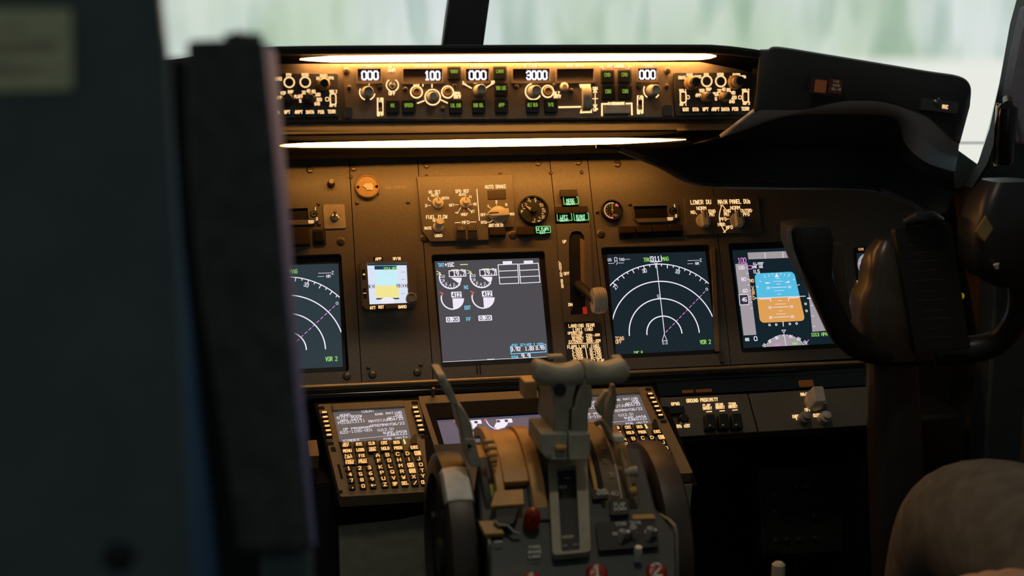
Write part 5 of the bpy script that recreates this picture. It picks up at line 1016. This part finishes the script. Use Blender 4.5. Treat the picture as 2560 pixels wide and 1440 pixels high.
b = MB(T); f2 = T; c = T.uv(2032, 1006); k = T.sc(2032, 1006)[0]; b.lathe(c, [(22*k, 0), (22*k, .006), (18*k, .009)], 24); b.loft([[V((c[0]+x, c[1]+y, .006)) for x, y in rrect(0, 0, 34*k, 44*k, .004)], [V((c[0]+x+.002, c[1]+y+.004, .026)) for x, y in rrect(0, 0, 30*k, 40*k, .004)], [V((c[0]+x+.002, c[1]+y+.004, .028)) for x, y in rrect(0, 0, 24*k, 34*k, .003)]]); b.build('knob', 'knob_cream', t)
for x, y, m in ((2007, 1049, 'knob_grey'), (2058, 1048, 'knob_cream')):
    c = T.uv(x, y); b = MB(T); b.lathe(c, [(15*k, 0), (14*k, .014), (10*k, .016), (9*k, .022), (6*k, .023)], 22); b.build('knob', m, t)
for x, y in ((1665, 1058), (1676, 1056), (1668, 1075)): screw(x, y, 4, w=0, fr=T, par=t, m='seam')
T = GP.sub(1850, 965, -.01); t = thing('dark_shelf', 'glossy black ledge between the right screens and the GROUND PROXIMITY panel', 'shelf', T)
MB(T).prism([T.uv(x, y) for x, y in ((1648, 990), (2170, 962), (2160, 930), (1640, 958))], -.02, 0).build('ledge', 'gloss_black', t)
for x, y, wd, ht in ((1720, 978, 28, 7), (1760, 976, 40, 7), (2016, 958, 36, 16)): MB(T).prect(x, y, wd, ht, 0, .002, .0008).build('amber_lens_or_reflection', 'amber_glow', t)  # amber reflections on the glossy ledge, painted as small glowing caps
# ------------------------------------------------------------------ control yoke of the right pilot
mat('column_paint', (.045, .042, .040), .28); mat('yoke_black', (.016, .017, .018), .38); mat('yoke_brown', (.055, .042, .032), .3, noise=.08); mat('checklist_black', (.012, .013, .013), .55); mat('checklist_print', (.075, .08, .08), .7)
O = W(2240, 900, 1.80); f = WF(O); t = thing('control_yoke', 'black control yoke on its column in front of the right horizon screen', 'control yoke', f)
def ptube(name, pts, rad, m, par, n=16, k=3, ff=None, OO=None):
    OO = OO or O; st = smooth_st([(*p, r) for p, r in zip(pts, rad)], k); b = MB(ff or f)
    b.tube([W(x, y, Y)-OO for x, y, Y, r in st], [r for *_, r in st], n); return b.build(name, m, par)
b = MB(f); c0 = W(2228, 880, 1.83); c1 = W(2250, 1440, 1.86); d = (c1-c0)*((c0.z-.0)/(c0.z-c1.z)); b.tube([c0-O, c0.lerp(c0+d, .3)-O, c0+d-O], [.036, .040, .046], 28); b.build('column', 'column_paint', t)
b = MB(f); b.tube([V((c0+d-O).xy.to_3d())+V((0, 0, -O.z)), V((c0+d-O).xy.to_3d())+V((0, 0, -O.z+.05))], [.075, .052], 24); b.build('column_boot', 'rubber', t)
# hub and chart clip
b = MB(f); rg = []
for y, x0, x1, dp in ((598, 2195, 2235, .03), (625, 2172, 2262, .05), (670, 2160, 2285, .06), (712, 2155, 2292, .06), (735, 2140, 2300, .065), (790, 2134, 2310, .07), (850, 2138, 2325, .07), (895, 2150, 2330, .06)):
    p, q = W(x0, y, 1.80), W(x1, y, 1.80); w_ = q.x-p.x; rg.append([V(((p.x+q.x)/2+u, 1.80+v, p.z))-O for u, v in rrect(0, 0, w_, dp, .02, 5)])
b.loft(rg).build('hub', 'yoke_brown', t)
CF_ = Fr(W(2325, 720, 1.765), (1, .02, -.05), (-.13, .10, 1)); cl = lambda v: CF_.loc(v)
b = MB(CF_); q = rquad([CF_.uv(x, y, .004) for x, y in ((2290, 884), (2424, 866), (2378, 556), (2236, 572))], .006); b.prism(q, -.008, .004); o = b.build('checklist_clip', 'checklist_black', None); o.matrix_world = Matrix(); o.parent = t; o.matrix_local = f.mat().inverted() @ CF_.mat()
b = MB(CF_)
for i, (y, tx, w_) in enumerate(((592, '--------', 66), (612, '-----------', 78), (631, '-------', 64), (652, '--------------', 86), (676, '--------', 58), (700, '-------------', 84), (728, '------', 36), (750, '-------', 72), (776, '-----', 42), (796, '--------', 74), (820, '----', 32), (842, '-------', 70))): b.text(2301+(y-580)*.16, y, tx, w_, 7, .0044, 1.3, ang=3)
o2 = b.build('lettering', 'checklist_print', o)
b = MB(CF_); k = CF_.sc(2290, 560)[0]; b.tube([V((*CF_.uv(2262, 558, .012), .012)), V((*CF_.uv(2290, 545, .02), .02)), V((*CF_.uv(2325, 544, .02), .02)), V((*CF_.uv(2352, 552, .012), .012))], [.006, .010, .010, .006], 12); b.build('clip_spring', 'yoke_black', o)
# horns
ptube('left_horn', [(2018, 585, 1.735), (2026, 640, 1.735), (2046, 700, 1.74), (2075, 770, 1.75), (2105, 830, 1.76), (2150, 868, 1.775), (2230, 880, 1.79), (2320, 876, 1.80)], [.021, .020, .0185, .0175, .0175, .018, .020, .020], 'yoke_black', t)
b = MB(f); rg = []
for y, x0, x1, dp in ((556, 1985, 2056, .045), (562, 1970, 2066, .06), (600, 1969, 2072, .06), (650, 1984, 2074, .05), (690, 2005, 2076, .04)):
    p, q = W(x0, y, 1.735), W(x1, y, 1.735); rg.append([V(((p.x+q.x)/2+u, 1.74+v, p.z))-O for u, v in rrect(0, 0, q.x-p.x, dp, .012, 4)])
b.loft(rg).build('grip', 'yoke_black', t)
mat('grip_lit_grey', (.16, .16, .15), .45)
b = MB(f); b.loft([[W(x+u, y, 1.712+v)-O for u, v in ((0, 0), (w_, 0), (w_, .012), (0, .012))] for x, y, w_ in ((1968, 572, 8), (1970, 620, 14), (1985, 668, 16), (2002, 700, 10))]).build('grip_lit_side', 'grip_lit_grey', t, bevel=.001)  # screen-lit side of the grip, put in as a paler grey piece
b = MB(f); b.loft([[W(x+u, y, 1.755+v)-O for u, v in ((0, 0), (26, 0), (26, .012), (0, .012))] for x, y in ((2080, 606), (2086, 690), (2104, 800))]).build('trigger_bracket', 'yoke_brown', t, bevel=.002)
ptube('right_horn', [(2500, 540, 1.70), (2525, 600, 1.70), (2545, 670, 1.705), (2552, 740, 1.715), (2540, 800, 1.73), (2500, 850, 1.75), (2440, 872, 1.77), (2340, 878, 1.795)], [.022, .022, .018, .0165, .0165, .0175, .019, .02], 'yoke_black', t)
b = MB(f); rg = []
for y, x0, x1, dp in ((452, 2470, 2570, .05), (500, 2440, 2590, .07), (570, 2420, 2600, .075), (640, 2418, 2600, .07), (690, 2440, 2590, .06), (716, 2490, 2570, .04)):
    p, q = W(x0, y, 1.70), W(x1, y, 1.70); rg.append([V(((p.x+q.x)/2+u, 1.705+v, p.z))-O for u, v in rrect(0, 0, q.x-p.x, dp, .018, 4)])
b.loft(rg).build('grip', 'yoke_black', t)
b = MB(f); p = [W(x, y, 1.664)-O for x, y in ((2440, 578), (2464, 543), (2482, 572), (2462, 602))]; q = [W(x, y, 1.676)-O for x, y in ((2434, 582), (2464, 536), (2488, 572), (2462, 608))]; b.loft([q, p]).build('reflection_plate', 'knob_bronze', t)  # amber diamond reflection on the grip, built as a bronze plate
b = MB(f); b.tube([W(2490, 660, 1.665)-O, W(2493, 672, 1.665)-O], [.004, .002], 10); b.build('switch_stud', 'knob_cream', t)
T2 = W(2400, 739, 1.79); b = MB(WF(T2)); b.tube([V((0, -.004, 0)), V((0, .004, 0))], .0045, 14); mat('yellow_dot', (.5, .42, .01), .4, emit=(.7, .55, .0), es=.25); o = b.build('yellow_button', 'yellow_dot'); tag(o, 'small round yellow button at the edge of the checklist on the right yoke', 'button')
# ------------------------------------------------------------------ right pilot (legs and hand in view)
def skin(name, J, E, m, parent, org, sub=2):
    me = bpy.data.meshes.new(name); me.from_pydata([V(p)-org for p, _ in J], E, []); me.materials.append(MT[m])
    o = bpy.data.objects.new(name, me); COL.objects.link(o); o.parent = parent
    md = o.modifiers.new('skin', 'SKIN'); md.use_smooth_shade = True
    for i, (p, r) in enumerate(J):
        rr = r if isinstance(r, tuple) else (r, r); me.skin_vertices[0].data[i].radius = rr; me.skin_vertices[0].data[i].use_root = (i == 0)
    s_ = o.modifiers.new('sub', 'SUBSURF'); s_.levels = s_.render_levels = sub; return o
PO = V((.95, .92, 0)); f = WF(PO); per = thing('person', 'seated person in light blue jeans with knees beside the right yoke', 'person', f)
kf, kn = W(2402, 1292, 1.50), W(2606, 1478, 1.32)
hipL, hipR = V((.88, .97, .54)), V((1.02, .92, .54))
J = [((.95, .92, .56), (.15, .12)), ((.95, .91, .66), (.145, .11)), (hipL, .10), (hipL.lerp(kf, .5)+V((0, 0, .055)), .110), (hipL.lerp(kf, .82)+V((0, 0, .032)), .098), (kf, .088), ((kf.x+.01, kf.y+.05, kf.z-.11), .078), ((kf.x+.015, kf.y+.12, .28), .056), ((kf.x+.02, kf.y+.16, .09), .05),
     (hipR, .10), (hipR.lerp(kn, .5), .105), (hipR.lerp(kn, .82), .086), (kn, .078), ((kn.x+.01, kn.y+.05, kn.z-.11), .078), ((kn.x+.02, kn.y+.10, .28), .056), ((kn.x+.02, kn.y+.13, .09), .05)]
skin('trousers', J, [(0, 1), (0, 2), (2, 3), (3, 4), (4, 5), (5, 6), (6, 7), (7, 8), (0, 9), (9, 10), (10, 11), (11, 12), (12, 13), (13, 14), (14, 15)], 'denim', per, PO, 3)
shR, shL = V((1.13, .88, .99)), V((.79, .88, .99)); hw = W(2660, 1500, 1.16)
J = [((.95, .91, .68), (.15, .115)), ((.96, .90, .82), (.155, .115)), ((.96, .89, .96), (.14, .11)), ((.96, .89, 1.05), .07), (shL, .068), ((.73, .90, .76), .052), (hw.lerp(V((.73, .90, .76)), .45), .044), (shR, .068), ((1.15, .92, .76), .050), ((1.12, 1.08, .68), .042)]
skin('shirt', J, [(0, 1), (1, 2), (2, 3), (2, 4), (4, 5), (5, 6), (2, 7), (7, 8), (8, 9)], 'shirt', per, PO)
tip = W(2575, 1475, 1.20); dirh = (tip-hw).normalized(); side = dirh.cross(V((0, 0, 1))).normalized(); upv = side.cross(dirh)
J = [((.96, .89, .95), .055), ((.96, .90, 1.10), .052), ((.96, .92, 1.16), (.072, .085)), ((.96, .925, 1.23), (.078, .095)), ((.96, .915, 1.29), (.06, .075))]
skin('body', J, [(0, 1), (1, 2), (2, 3), (3, 4)], 'skin', per, PO)
for hc, dh, nm in ((hw, dirh, 'hand'), (V((1.12, 1.12, .66)), V((-.2, .9, -.2)).normalized(), 'hand')):
    sd = dh.cross(V((0, 0, 1))).normalized(); uu = sd.cross(dh); pal = hc+dh*.045
    J = [(hc-dh*.03, (.024, .02)), (hc, (.026, .018)), (pal, (.036, .014))]; E_ = [(0, 1), (1, 2)]
    for i, (off, ln) in enumerate(((-.030, .062), (-.010, .072), (.010, .068), (.028, .054))):
        b0 = pal+dh*.032+sd*off; n0 = len(J); J += [(b0, .0092), (b0+dh*ln*.45-uu*.004, .0086), (b0+dh*ln*.75-uu*.014, .008), (b0+dh*ln*.92-uu*.026, .007)]; E_ += [(2, n0), (n0, n0+1), (n0+1, n0+2), (n0+2, n0+3)]
    n0 = len(J); b0 = hc+dh*.022-sd*.034; J += [(b0, .011), (b0+dh*.028-sd*.016, .0098), (b0+dh*.05-sd*.018-uu*.008, .0085)]; E_ += [(1, n0), (n0, n0+1), (n0+1, n0+2)]
    skin(nm, J, E_, 'skin', per, PO, 2)
for k0 in (kf, kn):
    dx = .16 if k0 is kf else .13; a = V((k0.x+.02, k0.y+dx, .055)); b = MB(f); b.loft([[V((a.x+u*s_, a.y+.04+v*s_, z))-PO for u, v in rrect(0, 0, .095, .27, .045, 5)] for z, s_ in ((.0, 1), (.025, .95), (.05, .92), (.085, .6))]); b.build('shoe', 'rubber', per)
b = MB(f); b.loft([[V((.96+(r*math.cos(2*pi*i/20)), .915+r*1.15*math.sin(2*pi*i/20)-.012, z))-PO for i in range(20)] for z, r in ((1.20, .088), (1.26, .092), (1.31, .078), (1.335, .04))]); b.build('hair', 'hair', per)
b = MB(f); b.loft([[V((.96+x, .92+y, 1.185))-PO for x, y in ((-.012, .085), (.012, .085), (.008, .07), (-.008, .07))], [V((.96+x, .92+y, 1.215))-PO for x, y in ((-.006, .092), (.006, .092), (.005, .075), (-.005, .075))]]); b.build('nose', 'skin', per)
for sx in (-1, 1):
    b = MB(f); b.tube([V((.96+sx*.03, .998, 1.225))-PO, V((.96+sx*.03, 1.004, 1.225))-PO], .008, 10); b.build('eye', 'black', per)
    b = MB(f); b.tube([V((.96+sx*.078, .915, 1.19))-PO, V((.96+sx*.084, .91, 1.215))-PO, V((.96+sx*.08, .91, 1.235))-PO], [.008, .012, .008], 8); b.build('ear', 'skin', per)
b = MB(f); b.tube([V((.96+x, .99-abs(x)*.25, 1.165))-PO for x in (-.022, 0, .022)], .004, 8); mat('lips', (.45, .2, .16), .5); b.build('mouth', 'lips', per)
O = V((.95, .84, 0)); f = WF(O); t = thing('pilot_seat', 'dark pilot seat under the person in jeans', 'seat', f)
b = MB(f); b.loft([[V((x, y, z))-V((0, 0, 0)) for x, y in rrect(0, .04, .46*s_, .44*s_, .06, 4)] for z, s_ in ((.34, .94), (.37, 1), (.42, 1), (.445, .93))]).build('seat_cushion', 'seat_leather', t)
b = MB(f); b.loft([[V((x, y-.20-(z-.4)*.1, z)) for x, y in rrect(0, 0, .44*s_, .09, .04, 4)] for z, s_ in ((.44, .95), (.6, 1), (.9, .95), (.95, .8))]).build('backrest', 'seat_leather', t)
b = MB(f); b.tube([V((0, .02, 0)), V((0, .02, .35))], [.14, .10], 20); b.build('base', 'quad_grey', t)
# ------------------------------------------------------------------ pale knob and pedal unit in the footwell
O = W(1946, 1470, 1.62); f = WF(O); t = thing('footwell_lever', 'pale rounded lever knob rising at the bottom edge of the dark footwell', 'lever', f); c = W(1946, 1426, 1.62)
b = MB(f); b.tube([c-O+V((0, 0, .011)), c-O+V((0, 0, .008)), c-O+V((0, 0, -.03))], [.005, .0083, .0085], 16); b.build('knob', 'print_cream', t)
b = MB(f); b.tube([c-O+V((0, 0, -.03)), V((0, 0, -O.z+.0))], [.006, .006], 10); b.build('stem', 'steel', t)
PF = Fr(W(2000, 1280, 2.2), (1, 0, 0), (0, .1, 1)); t = thing('footwell_equipment', 'black equipment panel with small screws deep in the right footwell', 'panel', PF)
MB(PF).prism([PF.uv(x, y) for x, y in ((1905, 1390), (2165, 1376), (2150, 1165), (1895, 1175))], -.02, 0).build('plate', 'quad_black', t, bevel=.002)
MB(PF).prism([PF.uv(x, y, .004) for x, y in ((1918, 1380), (1952, 1378), (1946, 1180), (1910, 1182))], 0, .004).build('side_strip', 'quad_black', t, bevel=.001)
b = MB(PF); b.text(2033, 1194, 'RUDDER PEDAL', 62, 7, .0006, 1.4); b.build('lettering', 'checklist_print', t)
b = MB(PF); b.tube([V((*PF.uv(x, y), w)) for x, y, w in ((1990, 1222, 0), (1994, 1214, .012), (2030, 1209, .016), (2062, 1213, .012), (2067, 1219, 0))], .0042, 10); b.build('handle', 'gloss_black', t)
for x, y in ((1939, 1242), (1939, 1282), (1940, 1352), (1968, 1350), (1998, 1349), (2040, 1346), (2036, 1290), (1993, 1220), (2066, 1216)): screw(x, y, 6, w=.004, fr=PF, par=t)
# ------------------------------------------------------------------ seat back and bulkhead close to the camera
O = W(630, 1372, .74); f = WF(O); t = thing('pilot_seat', 'dark grey seat back with a lilac side, close to the camera beside the bulkhead', 'seat', f)
b = MB(f); rg = []
ST = [(96, 468, 657, 689, 121), (110, 467.5, 660, 691, 133), (240, 470, 674, 701, 250), (420, 474, 692, 716, 425), (720, 500, 718, 737, 722), (1000, 545, 744, 760, 1000), (1372, 598, 783, 792, 1372)]
for y, x0, x1, x2, y2 in ST: rg.append([W(x0, y+4, .71)-O, W(x1, y, .71)-O, W(x2, y2, .88)-O, W(x0+14, y2+8, .88)-O])
b.loft(rg)
for i in range(len(b.f)): b.mi[i] = 0
nf = len(ST)-1
for s_ in range(nf): b.mi[s_*4+1] = 1
b.build('backrest', ['seat_leather', 'seat_edge'], t, bevel=.003)
b = MB(f); pts = [(560+i*8, 95-(i % 3)*1.6-random.random()*3, .716) for i in range(13)]; b.tube([W(*p)-O for p in pts], [.0012+random.random()*.0022 for _ in pts], 8); b.build('frayed_edge', 'seat_leather', t)
b = MB(f); b.loft([[W(x, y, .80)-O for x, y in ((405, 143), (480, 143))][::1]+[W(480, 150, .89)-O, W(405, 150, .89)-O] for i in (0,)]+[[W(430, 600, .80)-O, W(520, 600, .80)-O, W(520, 600, .89)-O, W(430, 600, .89)-O], [W(470, 1480, .80)-O, W(800, 1480, .80)-O, W(800, 1480, .89)-O, W(470, 1480, .89)-O]]).build('side_shell', 'black', t, bevel=.004)
c0, c1 = W(655, 1480, .75), W(786, 1480, .75); top = W(700, 1380, .75).z
b = MB(f); wbox(b, f, c0.x, c1.x, .75, .92, 0, top).build('base', 'wall_paint', t, bevel=.006)
b = MB(WF(V((0, 0, 0)))); RG = [(-420, 396), (0, 403), (150, 418), (300, 424), (600, 440), (1000, 455), (1480, 476), (2600, 520)]
b.loft([[W(-700, y, .595), W(x, y, .60), W(x+4, y, .625), W(-700, y, .63)] for y, x in RG]); struct('wall_back', b, 'wall_paint', bevel=.002)
b = MB(WF(V((0, 0, 0)))); RB = [(-400, 398, 400), (0, 404, 407), (150, 418, 423), (300, 424, 432), (600, 441, 456), (1000, 458, 500), (1480, 480, 552), (2300, 520, 640)]
b.loft([[W(x0-6, y, .632), W(x0+2, y, .632), W(x1, y, .69), W(x0-8, y, .69)] for y, x0, x1 in RB]); struct('trim_1', b, 'wall_blue')
LF = Fr(W(80, 120, .5975), (1, -.02, 0), (0, 0, 1)); t = thing('placard', 'yellowed paper placard with faded reddish lines on the dark bulkhead', 'placard', LF)
MB(LF).prism([LF.uv(x, y, .0015) for x, y in ((-60, 228), (181, 222), (178, 24), (-60, 20))], -.004, .0015).build('paper', 'placard_paper', t)
b = MB(LF)
for p in ([(-50, 72), (52, 70)], [(-50, 112), (140, 108)], [(-50, 126), (138, 123)], [(-50, 170), (100, 169)], [(-50, 182), (158, 176)]): b.pline(p, 9, .0019)
b.build('faded_print', 'placard_ink', t)
T = Fr(W(296, 1392, .5985), (1, 0, 0), (0, 0, 1)); o = MB(T).lathe((0, 0), [(.0065, -.004), (.0065, .001), (.004, .002)], 20).build('bulkhead_screw', 'black'); tag(o, 'black screw head low on the dark bulkhead', 'screw')
# ------------------------------------------------------------------ windscreen, side wall, floor
def pslab(b, pts, Y0, Y1): return b.loft([[W(x, y, Y0) for x, y in pts], [W(x, y, Y0)+V((0, Y1-Y0, 0)) for x, y in pts]])
ZERO = WF(V((0, 0, 0)))
m = MT['glass']; nt = m.node_tree; nt.nodes.clear(); out = nt.nodes.new('ShaderNodeOutputMaterial'); mx = nt.nodes.new('ShaderNodeMixShader'); tr = nt.nodes.new('ShaderNodeBsdfTransparent'); gs = nt.nodes.new('ShaderNodeBsdfGlossy'); fr_ = nt.nodes.new('ShaderNodeFresnel')
gs.inputs['Roughness'].default_value = .03; fr_.inputs['IOR'].default_value = 1.25; tr.inputs['Color'].default_value = (.97, .985, .98, 1)
nt.links.new(fr_.outputs[0], mx.inputs[0]); nt.links.new(tr.outputs[0], mx.inputs[1]); nt.links.new(gs.outputs[0], mx.inputs[2]); nt.links.new(mx.outputs[0], out.inputs[0])
struct('trim_2', pslab(MB(ZERO), [(1098, 130), (1200, 130), (1222, -30), (1330, -690), (1240, -690), (1121, -30)], 2.54, 2.51), 'frame_dark', bevel=.006)
struct('window_1', pslab(MB(ZERO), [(-250, 190), (1100, 135), (1125, -60), (1240, -690), (-250, -690)], 2.50, 2.506), 'glass')
struct('window_2', pslab(MB(ZERO), [(1200, 135), (1930, 150), (2440, 440), (2480, 300), (2560, -40), (2690, -690), (1325, -690)], 2.50, 2.506), 'glass')
PILL = [(2400, 470), (2442, 404), (2470, 320), (2494, 212), (2521, 60), (2548, -40), (2690, -690), (2860, -690), (2860, 480)]
struct('trim_3', pslab(MB(ZERO), PILL, 2.22, 2.18), 'frame_dark', bevel=.006)
b = MB(ZERO); struct('trim_4', pslab(b, [(2528, 240), (2548, 130), (2572, 20), (2700, -60), (2700, 360), (2552, 360)], 2.10, 2.13), 'frame_lilac', bevel=.004)
b = MB(ZERO); pslab(b, [(2300, 478), (2440, 470), (2452, 415), (2392, 372), (2320, 372)], 2.28, 2.62); struct('trim_5', b, 'sill_green', bevel=.004)
O = W(2514, 340, 2.06); f = WF(O); t = thing('window_crank', 'black window crank handle with shiny edges on the right pillar', 'handle', f)
b = MB(f); b.tube([W(2520, 262, 2.06)-O, W(2518, 270, 2.06)-O, W(2508, 400, 2.06)-O, W(2506, 412, 2.06)-O], [.012, .0165, .0165, .012], 18); b.build('grip', 'gloss_black', t)
b = MB(f); b.tube([W(2494, 258, 2.075)-O, W(2488, 415, 2.075)-O], .003, 8); b.build('edge_rod', 'steel', t)
b = MB(f); b.tube([W(2518, 250, 2.09)-O, W(2520, 264, 2.06)-O], .008, 12); b.build('pivot', 'screw_metal', t)
XR = 1.24; b = MB(ZERO); b.loft([[V((x, y, z)) for x, y in ((XR, -.6), (XR, 2.7), (XR+.05, 2.7), (XR+.05, -.6))] for z in (0, W(2480, 470, 2.15).z)]); struct('wall_right', b, 'side_lining')
c = W(2440, 900, 2.14); e = W(2482, 900, 2.05); b = MB(ZERO); b.loft([[V((x, y, z)) for x, y in ((c.x-.004, c.y), (e.x-.004, e.y), (XR+.01, e.y), (XR+.01, c.y))] for z in (0, W(2480, 480, 2.1).z)]); struct('trim_6', b, 'side_lining_teal', bevel=.006)
b = MB(ZERO); b.loft([[V((x, y, z)) for x, y in ((-.6, 2.6), (XR, 2.6), (XR, 2.64), (-.6, 2.64))] for z in (0, 1.02)]); struct('wall_front', b, 'quad_black')
struct('trim_7', pslab(MB(ZERO), [(-300, -670), (2900, -670), (2900, -800), (-300, -800)], 2.54, 2.40), 'frame_dark', bevel=.006)
struct('trim_8', pslab(MB(ZERO), [(-330, 430), (-230, 430), (-150, -690), (-250, -690)], 2.54, 2.48), 'frame_dark', bevel=.006)
b = MB(ZERO); b.loft([[V((x, y, z)) for x, y in ((-.62, .9), (-.57, .9), (-.57, 2.64), (-.62, 2.64))] for z in (0, 1.02)]); struct('wall_left', b, 'side_lining')
b = MB(ZERO); b.loft([[V((x, y, z)) for x, y in ((-1.0, -1.2), (1.6, -1.2), (1.6, 2.7), (-1.0, 2.7))] for z in (-.03, 0)]); struct('floor', b, 'carpet')
O = W(2350, 1400, 1.98); f = WF(O); t = thing('side_console', 'black console box behind the yoke column beside the brown side wall', 'console', f)
b = MB(f); l, r_ = W(2268, 1100, 1.98), W(2416, 1100, 1.98); wbox(b, f, l.x, r_.x, 1.98, 2.3, 0, W(2300, 1040, 1.98).z).build('box', 'black', t, bevel=.008)
b = MB(f); l, r_ = W(2262, 900, 2.1), W(2392, 900, 2.1); wbox(b, f, l.x, r_.x, 2.1, 2.3, W(2300, 1045, 2.1).z, W(2300, 895, 2.1).z).build('upper_box', 'black', t, bevel=.008)
b = MB(f); k = mpp(2.09); c = W(2300, 1010, 2.10)-O; b.tube([c, c+V((0, -.012, 0))], [28*k, 24*k], 20); b.build('round_knob', 'gloss_black', t)
# ------------------------------------------------------------------ projection screen outside the windows
mp = bpy.data.materials.new('projected_view'); mp.use_nodes = True; nt = mp.node_tree; nt.nodes.clear(); N = nt.nodes.new; L = nt.links.new
out = N('ShaderNodeOutputMaterial'); em = N('ShaderNodeEmission'); L(em.outputs[0], out.inputs[0]); tc = N('ShaderNodeTexCoord'); sep = N('ShaderNodeSeparateXYZ'); L(tc.outputs['Object'], sep.inputs[0])
def noise_(sx, sz, seed, det=2):
    mpn = N('ShaderNodeMapping'); mpn.inputs['Scale'].default_value = (sx, 1, sz); mpn.inputs['Location'].default_value = (seed, seed, seed); L(tc.outputs['Object'], mpn.inputs[0])
    n_ = N('ShaderNodeTexNoise'); n_.inputs['Scale'].default_value = 1; n_.inputs['Detail'].default_value = det; L(mpn.outputs[0], n_.inputs['Vector']); return n_.outputs['Fac']
def ramp(src, stops):
    r_ = N('ShaderNodeValToRGB'); el = r_.color_ramp.elements
    while len(el) < len(stops): el.new(.5)
    for e_, (p, c) in zip(el, stops): e_.position = p; e_.color = (*c, 1)
    L(src, r_.inputs[0]); return r_.outputs[0]
def mixc(fac, a, b_, mode='MIX'):
    m_ = N('ShaderNodeMix'); m_.data_type = 'RGBA'; m_.blend_type = mode
    if isinstance(fac, float): m_.inputs[0].default_value = fac
    else: L(fac, m_.inputs[0])
    L(a, m_.inputs[6]); L(b_, m_.inputs[7]); return m_.outputs[2]
def mrange(src, a, b_, c=0., d_=1.):
    r_ = N('ShaderNodeMapRange'); r_.interpolation_type = 'SMOOTHSTEP'; L(src, r_.inputs[0])
    for i, x in enumerate((a, b_, c, d_)): r_.inputs[i+1].default_value = x
    return r_.outputs[0]
trees = ramp(noise_(3.4, 1.0, 3.1, 3), [(.36, (.44, .56, .44)), (.46, (.58, .67, .57)), (.54, (.66, .73, .70)), (.64, (.84, .86, .86))])
tint = ramp(noise_(1.7, 1.4, 8.3), [(.38, (.60, .70, .52)), (.62, (.66, .72, .74))])
far = mixc(.45, trees, tint)
dark = ramp(noise_(6.5, 2.5, 21.7, 1), [(.54, (1, 1, 1)), (.68, (.62, .72, .66))]); far = mixc(.8, far, dark, 'MULTIPLY')
pale = ramp(noise_(1.2, 5, 14.2), [(.3, (.72, .80, .82)), (.7, (.93, .90, .86))])
left_ = mrange(sep.outputs['X'], -1.35, -.25, 1., 0.); far = mixc(left_, far, pale)
gr = N('ShaderNodeRGB'); gr.outputs[0].default_value = (.87, .86, .80, 1)
low = mrange(sep.outputs['Z'], -.475, -.40, 1., 0.); col = mixc(low, far, gr.outputs[0]); L(col, em.inputs[0]); em.inputs[1].default_value = 1.02
mp.cycles.emission_sampling = 'NONE'; MT['projected_view'] = mp
O = V((.5, 5.2, 1.5)); f = WF(O); t = thing('projection_screen', 'large bright curved projection screen with blurred trees outside the windscreen', 'projection screen', f)
b = MB(f); n = 40; rg = []
for i in range(n+1): x = -4.2+9.4*i/n; y = -.10*((x-.3)**2)*.5; rg.append([V((x, y, -1.5)), V((x, y, 2.0)), V((x, y+.03, 2.0)), V((x, y+.03, -1.5))])
b.loft(rg).build('screen_surface', 'projected_view', t)
c0 = W(2200, 362, 5.0)-O
b = MB(f); yy = lambda x: -.10*((x-.3)**2)*.5-.004
b.tube([V((x, yy(x), c0.z)) for x in (1.2, 1.6, 2.0, 2.4, 2.8, 3.2)], .0035, 6); b.build('ground_line', 'dim_print', t)
# ------------------------------------------------------------------ light, camera, colour management
w = bpy.data.worlds.new('hall'); SC.world = w; w.use_nodes = True
w.node_tree.nodes['Background'].inputs[0].default_value = (.060, .073, .072, 1); w.node_tree.nodes['Background'].inputs[1].default_value = 1.0
la = bpy.data.lights.new('overhead_fill', 'AREA'); la.shape = 'RECTANGLE'; la.size = .16; la.size_y = .10; la.energy = 1.7; la.color = (1, .84, .62)  # added fill light above the pedestal, unseen and without a fitting
lo = bpy.data.objects.new('overhead_fill', la); COL.objects.link(lo); lo.location = (.38, 1.30, 1.95); lo.rotation_euler = (V((.36, 1.66, .70))-V(lo.location)).to_track_quat('-Z', 'Y').to_euler()
cd = bpy.data.cameras.new('camera'); cd.sensor_width = 36; cd.lens = FPX/2560*36; cd.clip_start = .02; cd.clip_end = 50
cd.dof.use_dof = True; cd.dof.focus_distance = 2.30; cd.dof.aperture_fstop = 5.0
co = bpy.data.objects.new('camera', cd); COL.objects.link(co); mc = Matrix.Identity(4)
for i, a in enumerate((CR, CU, -CF, CAM)):
    for j in range(3): mc[j][i] = a[j]
co.matrix_world = mc; SC.camera = co
vs = SC.view_settings; vs.view_transform = 'Standard'; vs.look = 'None'; vs.exposure = 0.0; vs.gamma = 1.0; vs.use_curve_mapping = False
SC.cycles.use_denoising = True; SC.cycles.max_bounces = 6; SC.cycles.diffuse_bounces = 3; SC.cycles.glossy_bounces = 3; SC.cycles.sample_clamp_indirect = 4.0; SC.cycles.caustics_reflective = False; SC.cycles.caustics_refractive = False
